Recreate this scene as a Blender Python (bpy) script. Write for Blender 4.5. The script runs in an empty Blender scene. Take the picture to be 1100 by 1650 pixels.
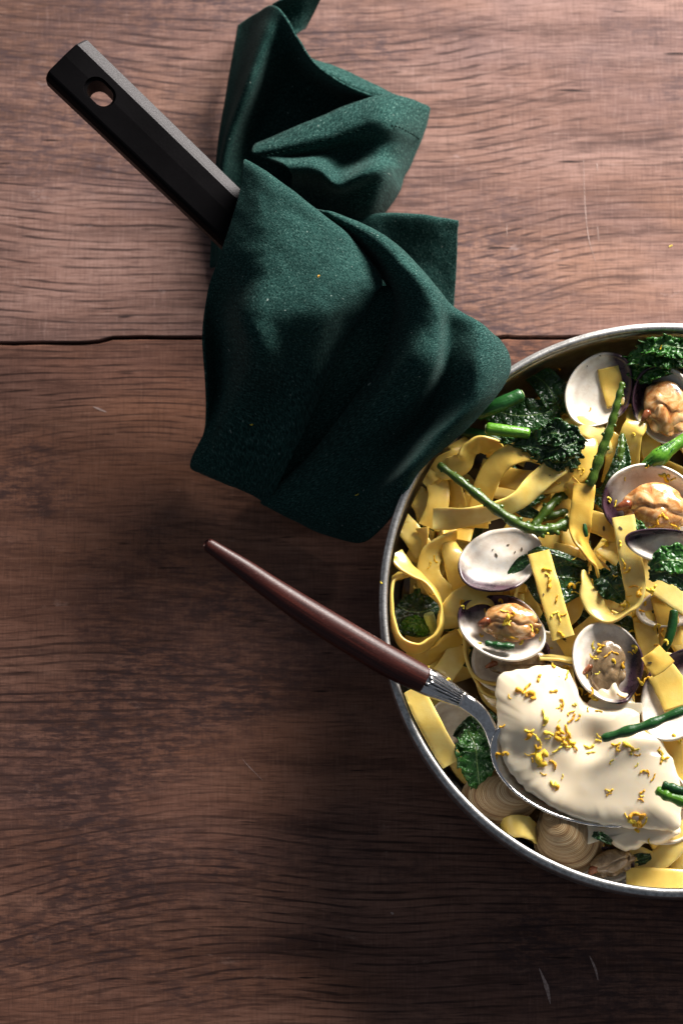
import bpy, math, random
from mathutils import Vector, Matrix, noise

random.seed(7)
SC = bpy.context.scene
COL = SC.collection
R = math.radians

# ------------------------------------------------------------------ camera
PXM = 0.000304            # metres per photo pixel at the pan rim
RIM_Z = 0.060
CAM_D, CAM_TILT = 1.40, R(12.0)
CAM_POS = Vector((0, -CAM_D * math.sin(CAM_TILT), RIM_Z + CAM_D * math.cos(CAM_TILT)))
CAM_ROT = Matrix.Rotation(CAM_TILT, 3, 'X')
cam = bpy.data.cameras.new('camera')
cam.sensor_fit = 'VERTICAL'
cam.sensor_height = 36.0
cam.sensor_width = 24.0
cam.lens = 36.0 * CAM_D / (1650 * PXM)
cam.clip_start, cam.clip_end = 0.05, 50
cam.dof.use_dof = True
cam.dof.focus_distance = CAM_D + 0.005
cam.dof.aperture_fstop = 6.5
cam_o = bpy.data.objects.new('camera', cam)
cam_o.location = CAM_POS
cam_o.rotation_euler = (CAM_TILT, 0, 0)
COL.objects.link(cam_o)
SC.camera = cam_o

# ------------------------------------------------------------------ light
world = bpy.data.worlds.new('World')
SC.world = world
world.use_nodes = True
world.node_tree.nodes['Background'].inputs[0].default_value = (0.75, 0.85, 1.0, 1)
world.node_tree.nodes['Background'].inputs[1].default_value = 0.155


def area(name, loc, target, sx, sy, power, color):
    l = bpy.data.lights.new(name, 'AREA')
    l.shape = 'RECTANGLE'
    l.size, l.size_y, l.energy, l.color = sx, sy, power, color
    o = bpy.data.objects.new(name, l)
    o.location = loc
    o.rotation_euler = (Vector(target) - Vector(loc)).to_track_quat('-Z', 'Y').to_euler()
    COL.objects.link(o)
    return o


key = area('window_light', (0.56, 0.88, 0.43), (0.03, 0.10, 0.0), 0.70, 0.46, 7.7, (1.0, 0.95, 0.90))
key.data.spread = R(60)

SC.view_settings.view_transform = 'Standard'
SC.view_settings.look = 'None'
SC.view_settings.exposure = 0.0
SC.view_settings.gamma = 1.0


# ------------------------------------------------------------------ helpers
def W(px, py, zmm):
    """point seen at photo pixel (px, py) that lies zmm millimetres above the table"""
    d = CAM_ROT @ Vector(((px - 550) * PXM, -(py - 825) * PXM, -CAM_D))
    k = (zmm / 1000 - CAM_POS.z) / d.z
    return CAM_POS + d * k


ORI = {}


def mk(name, verts, faces, mat, parent=None, label=None, cat=None, group=None, kind=None, smooth=True, uv=None, attr=None, sharp=None):
    if parent is None:
        c = Vector((0, 0, 0))
        for v in verts:
            c += Vector(v)
        c /= len(verts)
        c.z = min(v[2] for v in verts)
    else:
        c = ORI[parent]
    me = bpy.data.meshes.new(name)
    me.from_pydata([tuple(Vector(v) - c) for v in verts], [], faces)
    me.materials.append(mat)
    if smooth:
        me.polygons.foreach_set('use_smooth', [True] * len(me.polygons))
    if uv:
        ul = me.uv_layers.new(name='UVMap')
        for li, l in enumerate(me.loops):
            ul.data[li].uv = uv[l.vertex_index]
    if attr:
        for an, vals in attr.items():
            a = me.attributes.new(an, 'FLOAT', 'POINT')
            a.data.foreach_set('value', vals)
    me.update()
    if sharp:
        me.set_sharp_from_angle(angle=R(sharp))
    o = bpy.data.objects.new(name, me)
    COL.objects.link(o)
    if parent is None:
        o.location = c
    else:
        o.parent = parent
    ORI[o] = c
    tag(o, label, cat, group, kind)
    return o


def tag(o, label=None, cat=None, group=None, kind=None):
    if label: o['label'] = label
    if cat: o['category'] = cat
    if group: o['group'] = group
    if kind: o['kind'] = kind


def thing(name, loc, label, cat, group=None):
    o = bpy.data.objects.new(name, None)
    o.empty_display_size = 0.01
    o.location = loc
    COL.objects.link(o)
    ORI[o] = Vector(loc)
    tag(o, label, cat, group)
    return o


def solid(o, t, offset=0.0, bevel=None):
    m = o.modifiers.new('thickness', 'SOLIDIFY')
    m.thickness = t
    m.offset = offset
    return o


def subd(o, n=1):
    m = o.modifiers.new('smooth', 'SUBSURF')
    m.levels = m.render_levels = n
    return o


def cr1(p0, p1, p2, p3, t):
    return 0.5 * ((2 * p1) + (-p0 + p2) * t + (2 * p0 - 5 * p1 + 4 * p2 - p3) * t * t + (-p0 + 3 * p1 - 3 * p2 + p3) * t ** 3)


def crom(P, n, closed=False):
    """Catmull-Rom through a list of tuples/vectors, n steps per span"""
    P = [tuple(p) for p in P]
    m = len(P)
    out = []
    spans = m if closed else m - 1
    for i in range(spans):
        if closed:
            q = [P[(i - 1) % m], P[i], P[(i + 1) % m], P[(i + 2) % m]]
        else:
            q = [P[max(i - 1, 0)], P[i], P[i + 1], P[min(i + 2, m - 1)]]
        for k in range(n):
            t = k / n
            out.append(tuple(cr1(q[0][c], q[1][c], q[2][c], q[3][c], t) for c in range(len(P[0]))))
    if not closed:
        out.append(P[-1])
    return out


def nz(x, y, z=0.0):
    return noise.noise(Vector((x, y, z)))


def grid_faces(nr, nc, off=0, wrap=False):
    f = []
    for r in range(nr - 1):
        for c in range(nc if wrap else nc - 1):
            c2 = (c + 1) % nc
            f.append((off + r * nc + c, off + r * nc + c2, off + (r + 1) * nc + c2, off + (r + 1) * nc + c))
    return f


def tube_mesh(P, rad, seg=10, caps=True, flat=1.0, up=Vector((0, 0, 1))):
    """P: world points, rad: radius at each; flat scales the radius along 'up'"""
    V, F = [], []
    n = len(P)
    P = [Vector(p) for p in P]
    for i in range(n):
        T = (P[min(i + 1, n - 1)] - P[max(i - 1, 0)]).normalized()
        H = T.cross(up)
        if H.length < 1e-3:
            H = T.cross(Vector((0, 1, 0)))
        H.normalize()
        U = H.cross(T)
        for k in range(seg):
            a = 2 * math.pi * k / seg
            V.append(P[i] + (H * math.cos(a) + U * math.sin(a) * flat) * rad[i])
    F = grid_faces(n, seg, 0, True)
    if caps:
        F.append(tuple(range(seg))[::-1])
        F.append(tuple((n - 1) * seg + k for k in range(seg)))
    return V, F


# ------------------------------------------------------------------ materials
class Mat:
    def __init__(self, name):
        self.m = bpy.data.materials.new(name)
        self.m.use_nodes = True
        self.t = self.m.node_tree
        self.b = self.t.nodes['Principled BSDF']

    def n(self, typ, **kw):
        nd = self.t.nodes.new(typ)
        for k, v in kw.items():
            if k.startswith('_'):
                setattr(nd, k[1:], v)
            else:
                nd.inputs[k.replace('__', ' ')].default_value = v
        return nd

    def l(self, a, b):
        self.t.links.new(a, b)

    def coord(self, what='Object', scale=(1, 1, 1), rot=(0, 0, 0), loc=(0, 0, 0)):
        c = self.n('ShaderNodeTexCoord')
        mp = self.n('ShaderNodeMapping')
        mp.inputs['Scale'].default_value = scale
        mp.inputs['Rotation'].default_value = rot
        mp.inputs['Location'].default_value = loc
        self.l(c.outputs[what], mp.inputs[0])
        return mp.outputs[0]

    def noise(self, vec, scale, detail=4, rough=0.5, dist=0.0):
        nd = self.n('ShaderNodeTexNoise')
        nd.inputs['Scale'].default_value = scale
        nd.inputs['Detail'].default_value = detail
        nd.inputs['Roughness'].default_value = rough
        nd.inputs['Distortion'].default_value = dist
        if vec is not None:
            self.l(vec, nd.inputs['Vector'])
        return nd.outputs['Fac']

    def ramp(self, fac, stops):
        r = self.n('ShaderNodeValToRGB')
        e = r.color_ramp.elements
        while len(e) < len(stops):
            e.new(0.5)
        for i, (p, c) in enumerate(stops):
            e[i].position = p
            e[i].color = (c, c, c, 1) if isinstance(c, (int, float)) else (*c, 1)
        self.l(fac, r.inputs[0])
        return r.outputs[0]

    def mix(self, fac, a, b, mode='MIX'):
        m = self.n('ShaderNodeMix', _data_type='RGBA', _blend_type=mode)
        for sock, val in ((m.inputs[0], fac), (m.inputs[6], a), (m.inputs[7], b)):
            if isinstance(val, (int, float)):
                sock.default_value = val
            elif isinstance(val, tuple):
                sock.default_value = (*val, 1)
            else:
                self.l(val, sock)
        return m.outputs[2]

    def math(self, op, a, b=0.0, c=0.0):
        m = self.n('ShaderNodeMath', _operation=op)
        for i, v in enumerate((a, b, c)):
            if isinstance(v, (int, float)):
                m.inputs[i].default_value = v
            else:
                self.l(v, m.inputs[i])
        return m.outputs[0]

    def attr(self, name):
        a = self.n('ShaderNodeAttribute', _attribute_name=name)
        return a.outputs['Fac']

    def bump(self, h, strength, dist):
        b = self.n('ShaderNodeBump')
        b.inputs['Strength'].default_value = strength
        b.inputs['Distance'].default_value = dist
        self.l(h, b.inputs['Height'])
        self.l(b.outputs[0], self.b.inputs['Normal'])

    def set(self, **kw):
        for k, v in kw.items():
            k = k.replace('__', ' ')
            s = self.b.inputs[k]
            if hasattr(v, 'links') or hasattr(v, 'is_linked'):
                self.l(v, s)
            elif isinstance(v, tuple) and len(v) == 3 and s.type == 'RGBA':
                s.default_value = (*v, 1)
            else:
                s.default_value = v
        return self


def m_wood_table(tone):
    M = Mat('table_wood')
    fine = M.noise(M.coord(scale=(55, 760, 1)), 1.0, 4, 0.7)
    cross = M.noise(M.coord(scale=(760, 70, 1)), 1.0, 3, 0.65)
    streak = M.noise(M.coord(scale=(5, 22, 1), loc=(3, 1, 0)), 1.0, 6, 0.68, 0.5)
    band = M.noise(M.coord(scale=(11, 95, 1), loc=(6, 2, 0)), 1.0, 5, 0.65, 0.3)
    col = M.ramp(streak, [(0.32, (0.150, 0.078, 0.056)), (0.50, (0.245, 0.135, 0.102)), (0.68, (0.330, 0.198, 0.155))])
    # warm and cool patches
    col = M.mix(M.ramp(M.noise(M.coord(scale=(4, 9, 1), loc=(4, 4, 0)), 1.0, 4, 0.6), [(0.48, 0.0), (0.68, 0.5)]), col, (0.33, 0.165, 0.095))
    col = M.mix(M.ramp(M.noise(M.coord(scale=(6, 12, 1), loc=(1, 8, 0)), 1.0, 4, 0.6), [(0.50, 0.0), (0.68, 0.5)]), col, (0.155, 0.100, 0.098))
    # grain bands and fibres
    col = M.mix(M.ramp(band, [(0.30, 0.75), (0.50, 0.0)]), col, (0.070, 0.036, 0.029))
    col = M.mix(M.ramp(fine, [(0.30, 0.70), (0.50, 0.0)]), col, (0.060, 0.032, 0.027))
    col = M.mix(M.ramp(fine, [(0.55, 0.0), (0.75, 0.40)]), col, (0.47, 0.31, 0.25))
    col = M.mix(M.ramp(cross, [(0.30, 0.35), (0.48, 0.0)]), col, (0.085, 0.048, 0.040))
    col = M.mix(M.ramp(cross, [(0.56, 0.0), (0.76, 0.22)]), col, (0.47, 0.32, 0.27))
    # growth rings: crisp, broken lines that bow along the board
    sep = M.n('ShaderNodeSeparateXYZ')
    M.l(M.coord(), sep.inputs[0])
    warp = M.noise(M.coord(scale=(2.6, 3.4, 1), loc=(0.3, 0.9, 0)), 1.0, 2, 0.45)
    yy = M.math('MULTIPLY_ADD', warp, 0.13, sep.outputs['Y'])
    jit = M.noise(M.coord(scale=(16, 120, 1)), 1.0, 3, 0.6)
    ring = M.math('SINE', M.math('MULTIPLY_ADD', jit, 5.5, M.math('MULTIPLY', yy, 1500.0)))
    ringm = M.ramp(M.noise(M.coord(scale=(2.4, 5.5, 1), loc=(9, 2.4, 0)), 1.0, 3, 0.55), [(0.44, 0.0), (0.60, 1.0)])
    brk = M.ramp(M.noise(M.coord(scale=(22, 260, 1), loc=(2, 2, 0)), 1.0, 3, 0.6), [(0.38, 0.0), (0.58, 1.0)])
    rl = M.math('MULTIPLY', M.math('MULTIPLY', ringm, brk), M.ramp(ring, [(0.35, 0.0), (0.9, 0.85)]))
    col = M.mix(rl, col, (0.040, 0.022, 0.019))
    # dashes and grime gathered in patches, short open pores
    dash = M.noise(M.coord(scale=(85, 330, 1), loc=(5, 3, 0)), 1.0, 4, 0.7)
    blot = M.noise(M.coord(scale=(120, 150, 1), rot=(0, 0, 0.5)), 1.0, 4, 0.7)
    mm = M.ramp(M.noise(M.coord(scale=(5.0, 8.5, 1), loc=(2.45, 0.3, 0)), 1.0, 4, 0.6), [(0.47, 0.0), (0.63, 1.0)])
    col = M.mix(M.math('MULTIPLY', mm, M.ramp(dash, [(0.44, 0.0), (0.58, 0.8)])), col, (0.052, 0.034, 0.038))
    col = M.mix(M.math('MULTIPLY', mm, M.ramp(blot, [(0.48, 0.0), (0.62, 0.6)])), col, (0.060, 0.042, 0.048))
    col = M.mix(M.ramp(M.noise(M.coord(scale=(30, 300, 1), loc=(8, 1, 0)), 1.0, 2, 0.5), [(0.25, 0.9), (0.31, 0.0)]), col, (0.020, 0.011, 0.010))
    # pale rubbed spots
    rub = M.noise(M.coord(scale=(34, 60, 1), loc=(0, 5, 0)), 1.0, 5, 0.75)
    col = M.mix(M.ramp(rub, [(0.64, 0.0), (0.76, 0.45)]), col, (0.50, 0.37, 0.33))
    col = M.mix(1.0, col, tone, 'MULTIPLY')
    M.set(Base__Color=col, Roughness=M.ramp(band, [(0.3, 0.66), (0.7, 0.50)]), Specular__IOR__Level=0.16)
    h = M.math('ADD', M.math('MULTIPLY', fine, 0.5), M.math('SUBTRACT', M.math('MULTIPLY', band, 0.35), M.math('MULTIPLY', rl, 0.4)))
    M.bump(h, 0.35, 0.0005)
    return M.m


def m_napkin():
    M = Mat('napkin_cotton')
    v = M.coord('UV')
    n1 = M.noise(v, 1250, 3, 0.75)
    n2 = M.noise(v, 45, 3, 0.6)
    th = M.noise(M.coord('UV', scale=(1800, 620, 1), rot=(0, 0, 0.8)), 1.0, 2, 0.6)
    th2 = M.noise(M.coord('UV', scale=(620, 1800, 1), rot=(0, 0, 0.8)), 1.0, 2, 0.6)
    w = M.math('ADD', M.math('MULTIPLY', n1, 0.4), M.math('MULTIPLY', M.math('MAXIMUM', th, th2), 0.6))
    col = M.ramp(w, [(0.42, (0.0015, 0.008, 0.0075)), (0.52, (0.009, 0.037, 0.032)), (0.60, (0.034, 0.088, 0.076)), (0.68, (0.12, 0.185, 0.165)), (0.78, (0.38, 0.44, 0.41))])
    col = M.mix(M.ramp(n2, [(0.35, 0.35), (0.65, 0.0)]), col, (0.004, 0.016, 0.015))
    lint = M.noise(v, 520, 2, 0.4)
    col = M.mix(M.ramp(lint, [(0.745, 0.0), (0.775, 0.75)]), col, (0.35, 0.42, 0.38))
    M.set(Base__Color=col, Roughness=0.95, Specular__IOR__Level=0.08, Sheen__Weight=0.07, Sheen__Roughness=0.4, Sheen__Tint=(0.6, 0.75, 0.70))
    M.bump(M.math('ADD', w, M.math('MULTIPLY', lint, 0.3)), 0.8, 0.0005)
    return M.m


def m_thread():
    M = Mat('stitch_thread')
    M.set(Base__Color=M.ramp(M.noise(M.coord(), 3000, 2), [(0.3, (0.001, 0.006, 0.005)), (0.7, (0.004, 0.016, 0.013))]), Roughness=0.95, Specular__IOR__Level=0.05)
    return M.m


def m_aluminium():
    M = Mat('brushed_aluminium')
    n = M.noise(M.coord('Object', scale=(60, 60, 900)), 1.0, 4, 0.6)
    n2 = M.noise(M.coord(), 220, 4, 0.7)
    M.set(Base__Color=M.ramp(n2, [(0.35, (0.34, 0.33, 0.32)), (0.65, (0.52, 0.51, 0.49))]), Metallic=1.0, Roughness=M.ramp(n, [(0.3, 0.30), (0.7, 0.5)]))
    M.bump(M.math('ADD', n, M.math('MULTIPLY', n2, 0.6)), 0.25, 0.0004)
    return M.m


def m_rim():
    M = Mat('worn_aluminium_edge')
    n2 = M.noise(M.coord(), 420, 5, 0.75)
    n3 = M.noise(M.coord(), 70, 4, 0.7)
    col = M.ramp(n2, [(0.30, (0.20, 0.19, 0.18)), (0.5, (0.50, 0.49, 0.47)), (0.68, (0.72, 0.70, 0.67))])
    col = M.mix(M.ramp(n3, [(0.35, 0.5), (0.5, 0.0)]), col, (0.28, 0.27, 0.26))
    M.set(Base__Color=col, Metallic=0.9, Roughness=M.ramp(n2, [(0.3, 0.55), (0.7, 0.32)]))
    M.bump(n2, 0.4, 0.0004)
    return M.m


def m_bakelite():
    M = Mat('black_bakelite')
    n = M.noise(M.coord(), 900, 4, 0.7)
    n2 = M.noise(M.coord(scale=(40, 40, 40)), 1.0, 3)
    M.set(Base__Color=M.ramp(n2, [(0.3, (0.0028, 0.0025, 0.0028)), (0.7, (0.005, 0.0045, 0.005))]), Roughness=M.ramp(n, [(0.3, 0.5), (0.7, 0.36)]), Specular__IOR__Level=0.03)
    M.bump(n, 0.2, 0.0003)
    return M.m


def m_bakelite_worn_lit():
    M = Mat('worn_lit_bakelite_bevel')
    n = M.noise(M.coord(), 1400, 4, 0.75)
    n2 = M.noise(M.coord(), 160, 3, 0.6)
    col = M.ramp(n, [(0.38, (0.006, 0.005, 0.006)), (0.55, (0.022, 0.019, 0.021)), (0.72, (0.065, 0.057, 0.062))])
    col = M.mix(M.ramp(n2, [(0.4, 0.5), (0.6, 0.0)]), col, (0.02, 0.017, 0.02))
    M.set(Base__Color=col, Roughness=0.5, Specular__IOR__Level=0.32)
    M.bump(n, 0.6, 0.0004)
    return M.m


def m_rosewood():
    M = Mat('dark_red_wood')
    g = M.noise(M.coord('UV', scale=(5, 60, 1)), 1.0, 5, 0.6)
    p = M.noise(M.coord(), 1500, 2, 0.6)
    col = M.ramp(g, [(0.3, (0.010, 0.002, 0.0015)), (0.5, (0.034, 0.0055, 0.0035)), (0.72, (0.085, 0.016, 0.009))])
    col = M.mix(M.ramp(p, [(0.60, 0.0), (0.75, 0.5)]), col, (0.16, 0.05, 0.035))
    M.set(Base__Color=col, Roughness=M.ramp(p, [(0.3, 0.34), (0.7, 0.48)]), Specular__IOR__Level=0.3)
    M.bump(M.math('ADD', g, p), 0.12, 0.0003)
    return M.m


def m_silver():
    M = Mat('old_silver')
    n = M.noise(M.coord(), 380, 4, 0.7)
    M.set(Base__Color=M.ramp(n, [(0.3, (0.46, 0.44, 0.43)), (0.6, (0.70, 0.68, 0.67))]), Metallic=1.0, Roughness=M.ramp(n, [(0.3, 0.16), (0.7, 0.06)]))
    M.bump(n, 0.08, 0.0003)
    return M.m


def m_pasta():
    M = Mat('pasta')
    oi = M.n('ShaderNodeObjectInfo')
    n = M.noise(M.coord(), 120, 4, 0.6)
    f = M.noise(M.coord(), 1700, 3, 0.6)
    col = M.ramp(M.math('ADD', M.math('MULTIPLY', n, 0.6), M.math('MULTIPLY', oi.outputs['Random'], 0.4)),
                 [(0.25, (0.66, 0.40, 0.055)), (0.5, (0.78, 0.55, 0.115)), (0.75, (0.87, 0.70, 0.25))])
    M.set(Base__Color=col, Roughness=M.ramp(n, [(0.3, 0.44), (0.7, 0.30)]), Subsurface__Weight=0.30, Subsurface__Radius=(1.0, 0.6, 0.2),
          Subsurface__Scale=0.0025, Specular__IOR__Level=0.5, Coat__Weight=0.5, Coat__Roughness=0.14)
    M.bump(M.math('ADD', f, M.math('MULTIPLY', n, 3.0)), 0.10, 0.0005)
    return M.m


def m_leaf(name, dark, mid, light, vein):
    M = Mat(name)
    uv = M.n('ShaderNodeTexCoord')
    sep = M.n('ShaderNodeSeparateXYZ')
    M.l(uv.outputs['UV'], sep.inputs[0])
    u = M.math('ABSOLUTE', M.math('SUBTRACT', sep.outputs['X'], 0.5))
    n = M.noise(M.coord(), 130, 5, 0.65)
    cell = M.n('ShaderNodeTexVoronoi', _feature='DISTANCE_TO_EDGE')
    cell.inputs['Scale'].default_value = 420
    M.l(M.coord(), cell.inputs['Vector'])
    side = M.math('SINE', M.math('MULTIPLY', M.math('SUBTRACT', sep.outputs['Y'], M.math('MULTIPLY', u, 0.7)), 44.0))
    sidem = M.ramp(side, [(0.95, 0.0), (0.998, 0.22)])
    midm = M.ramp(u, [(0.008, 0.7), (0.022, 0.0)])
    netm = M.ramp(cell.outputs['Distance'], [(0.0, 0.35), (0.09, 0.0)])
    col = M.ramp(n, [(0.3, dark), (0.52, mid), (0.72, light)])
    col = M.mix(netm, col, light)
    col = M.mix(M.math('MAXIMUM', midm, sidem), col, vein)
    M.set(Base__Color=col, Roughness=M.ramp(n, [(0.3, 0.36), (0.7, 0.24)]), Subsurface__Weight=0.08, Subsurface__Radius=(0.3, 1.0, 0.15), Subsurface__Scale=0.001, Specular__IOR__Level=0.55)
    M.bump(M.math('SUBTRACT', M.math('MULTIPLY', cell.outputs['Distance'], 2.2), M.math('MULTIPLY', M.math('MAXIMUM', midm, sidem), 0.4)), 0.55, 0.0009)
    return M.m


def m_stalk(name, a, b):
    M = Mat(name)
    n = M.noise(M.coord('UV', scale=(14, 2, 1)), 1.0, 4, 0.6)
    n2 = M.noise(M.coord(), 260, 4, 0.6)
    col = M.mix(M.ramp(n2, [(0.35, 0.0), (0.65, 1.0)]), M.ramp(n, [(0.3, a), (0.7, b)]), a)
    M.set(Base__Color=col, Roughness=0.28, Subsurface__Weight=0.12, Subsurface__Radius=(0.4, 1.0, 0.15), Subsurface__Scale=0.0015)
    M.bump(M.math('ADD', n2, M.math('MULTIPLY', n, 0.6)), 0.7, 0.0008)
    return M.m


def m_cutend():
    M = Mat('pale_cut_end')
    M.set(Base__Color=M.ramp(M.noise(M.coord(), 900, 3), [(0.3, (0.30, 0.40, 0.13)), (0.7, (0.50, 0.56, 0.27))]), Roughness=0.4)
    return M.m


def m_shell_in():
    M = Mat('shell_inside')
    uv = M.n('ShaderNodeTexCoord')
    sep = M.n('ShaderNodeSeparateXYZ')
    M.l(uv.outputs['UV'], sep.inputs[0])
    x = M.math('SUBTRACT', sep.outputs['X'], 0.5)
    y = M.math('SUBTRACT', sep.outputs['Y'], 0.5)
    rad = M.math('SQRT', M.math('ADD', M.math('MULTIPLY', x, x), M.math('MULTIPLY', y, y)))
    n = M.noise(M.coord(), 70, 4, 0.6)
    nn = M.noise(M.coord(), 200, 4, 0.65)
    # purple-black stain: along the margin on the side of the hinge
    side = M.math('ADD', M.math('MULTIPLY', x, -0.75), M.math('MULTIPLY', y, -0.65))
    pm = M.ramp(M.math('ADD', M.math('ADD', side, M.math('MULTIPLY', rad, 0.30)), M.math('MULTIPLY', M.math('SUBTRACT', n, 0.5), 0.22)), [(0.25, 0.0), (0.34, 0.6), (0.44, 1.0)])
    col = M.ramp(nn, [(0.3, (0.78, 0.68, 0.55)), (0.55, (0.88, 0.80, 0.69)), (0.75, (0.90, 0.86, 0.79))])
    col = M.mix(M.ramp(n, [(0.52, 0.0), (0.70, 0.45)]), col, (0.62, 0.43, 0.26))
    col = M.mix(M.ramp(M.math('ADD', rad, M.math('MULTIPLY', M.math('SUBTRACT', nn, 0.5), 0.10)), [(0.27, 0.0), (0.35, 0.5), (0.41, 0.05)]), col, (0.56, 0.46, 0.37))
    col = M.mix(pm, col, M.ramp(nn, [(0.35, (0.018, 0.010, 0.016)), (0.65, (0.075, 0.032, 0.048))]))
    M.set(Base__Color=col, Roughness=M.ramp(nn, [(0.3, 0.22), (0.7, 0.36)]), Subsurface__Weight=0.15, Subsurface__Radius=(1.0, 0.75, 0.5), Subsurface__Scale=0.002, Specular__IOR__Level=0.5)
    M.bump(n, 0.10, 0.001)
    return M.m


def m_shell_out():
    M = Mat('shell_outside')
    g = M.attr('grow')
    nn = M.noise(M.coord(), 90, 4, 0.6)
    gl = M.math('SINE', M.math('MULTIPLY_ADD', nn, 3.0, M.math('MULTIPLY', g, 264.0)))
    nd = M.n('ShaderNodeTexNoise', _noise_dimensions='1D')
    nd.inputs['Scale'].default_value = 16
    M.l(g, nd.inputs['W'])
    col = M.ramp(nd.outputs['Fac'], [(0.30, (0.24, 0.125, 0.042)), (0.48, (0.46, 0.30, 0.135)), (0.68, (0.64, 0.48, 0.27))])
    col = M.mix(M.ramp(gl, [(0.15, 0.55), (0.6, 0.0)]), col, (0.15, 0.09, 0.05))
    col = M.mix(M.ramp(nn, [(0.56, 0.0), (0.75, 0.55)]), col, (0.20, 0.09, 0.04))
    M.set(Base__Color=col, Roughness=0.42)
    M.bump(gl, 0.35, 0.0006)
    return M.m


def m_meat(name, a, b, c, spot):
    M = Mat(name)
    n = M.noise(M.coord(), 150, 5, 0.62, 1.2)
    f = M.noise(M.coord(), 520, 4, 0.6)
    col = M.ramp(n, [(0.32, a), (0.5, b), (0.68, c)])
    col = M.mix(M.ramp(M.noise(M.coord(loc=(0.11, 0.07, 0.02)), 75, 2, 0.5), [(0.60, 0.0), (0.67, spot)]), col, (0.02, 0.018, 0.02))
    M.set(Base__Color=col, Roughness=M.ramp(f, [(0.3, 0.30), (0.7, 0.18)]), Subsurface__Weight=0.28, Subsurface__Radius=(1.0, 0.45, 0.2), Subsurface__Scale=0.003, Coat__Weight=0.4, Coat__Roughness=0.12)
    M.bump(M.math('ADD', M.math('MULTIPLY', f, 0.4), M.math('MULTIPLY', n, 1.5)), 0.16, 0.0008)
    return M.m


def m_cream():
    M = Mat('cream')
    n = M.noise(M.coord(), 60, 3, 0.5)
    M.set(Base__Color=M.ramp(n, [(0.3, (0.84, 0.70, 0.49)), (0.7, (0.88, 0.76, 0.57))]), Roughness=0.2, Subsurface__Weight=0.5, Subsurface__Radius=(1.0, 0.8, 0.5), Subsurface__Scale=0.004, Specular__IOR__Level=0.45)
    M.bump(M.noise(M.coord(), 70, 1, 0.4), 0.06, 0.001)
    return M.m


def m_zest():
    M = Mat('lemon_zest')
    oi = M.n('ShaderNodeObjectInfo')
    n = M.noise(M.coord(), 900, 3, 0.6)
    col = M.ramp(M.math('ADD', M.math('MULTIPLY', n, 0.5), M.math('MULTIPLY', oi.outputs['Random'], 0.5)), [(0.25, (0.78, 0.36, 0.008)), (0.5, (0.88, 0.55, 0.015)), (0.8, (0.92, 0.74, 0.09))])
    M.set(Base__Color=col, Roughness=0.35, Subsurface__Weight=0.25, Subsurface__Radius=(1.0, 0.6, 0.1), Subsurface__Scale=0.001)
    M.bump(n, 0.6, 0.0004)
    return M.m


def m_plain(name, a, b, rough, scale=400):
    M = Mat(name)
    M.set(Base__Color=M.ramp(M.noise(M.coord(), scale, 3), [(0.3, a), (0.7, b)]), Roughness=rough)
    return M.m


WOOD, WOOD_SHADED, NAP, THREAD = m_wood_table((0.90, 0.91, 0.97)), m_wood_table((0.70, 0.58, 0.515)), m_napkin(), m_thread()  # lower boards: browner wood, darkened further to put the light's falloff into the colour
BAK_WORN_LIT = m_bakelite_worn_lit()
ALU, RIMM, BAK = m_aluminium(), m_rim(), m_bakelite()
FER_DARK = m_plain('dark_ferrule_panel', (0.010, 0.009, 0.009), (0.035, 0.032, 0.03), 0.35)  # dark colour of the panel between the ferrule ribs
ROSE, SILV, PASTA = m_rosewood(), m_silver(), m_pasta()
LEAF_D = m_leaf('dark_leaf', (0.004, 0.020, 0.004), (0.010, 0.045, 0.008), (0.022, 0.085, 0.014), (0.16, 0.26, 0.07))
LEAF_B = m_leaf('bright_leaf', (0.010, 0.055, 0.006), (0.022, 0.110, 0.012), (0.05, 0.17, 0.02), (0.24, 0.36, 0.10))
STALK_B = m_stalk('bright_stalk', (0.06, 0.20, 0.012), (0.16, 0.36, 0.03))
STALK_D = m_stalk('samphire_green', (0.030, 0.070, 0.006), (0.10, 0.16, 0.02))
STALK_E = m_stalk('deep_green_stem', (0.010, 0.060, 0.012), (0.022, 0.105, 0.022))
CUT = m_cutend()
SH_IN, SH_OUT = m_shell_in(), m_shell_out()
MEAT = m_meat('clam_meat', (0.36, 0.11, 0.022), (0.60, 0.30, 0.10), (0.76, 0.52, 0.28), 0.95)
MEAT_D = m_meat('dark_clam_meat', (0.12, 0.075, 0.04), (0.26, 0.17, 0.085), (0.36, 0.25, 0.14), 0.95)
SIPH = m_meat('clam_siphon', (0.10, 0.02, 0.008), (0.22, 0.06, 0.02), (0.36, 0.14, 0.06), 0.3)
CREAM, ZEST = m_cream(), m_zest()
SCRATCH = m_plain('worn_pale_scratch', (0.22, 0.14, 0.115), (0.46, 0.33, 0.29), 0.8, 900)
UNDER = m_plain('board_underside', (0.012, 0.008, 0.007), (0.025, 0.016, 0.014), 0.9, 60)
FLECK = m_plain('dried_herb', (0.05, 0.03, 0.012), (0.10, 0.075, 0.03), 0.7)
SAUCE = m_plain('pan_juices', (0.05, 0.030, 0.010), (0.10, 0.06, 0.02), 0.18, 60)

# ------------------------------------------------------------------ table: boards
tv = [(-0.7, -0.75, -0.040), (0.9, -0.75, -0.040), (0.9, 0.7, -0.040), (-0.7, 0.7, -0.040),
      (-0.7, -0.75, -0.0205), (0.9, -0.75, -0.0205), (0.9, 0.7, -0.0205), (-0.7, 0.7, -0.0205)]
table = mk('table', tv, [(0, 3, 2, 1), (4, 5, 6, 7), (0, 1, 5, 4), (1, 2, 6, 5), (2, 3, 7, 6), (3, 0, 4, 7)], UNDER, smooth=False,
           label='worn brown wooden table top of wide boards', kind='structure')


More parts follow.
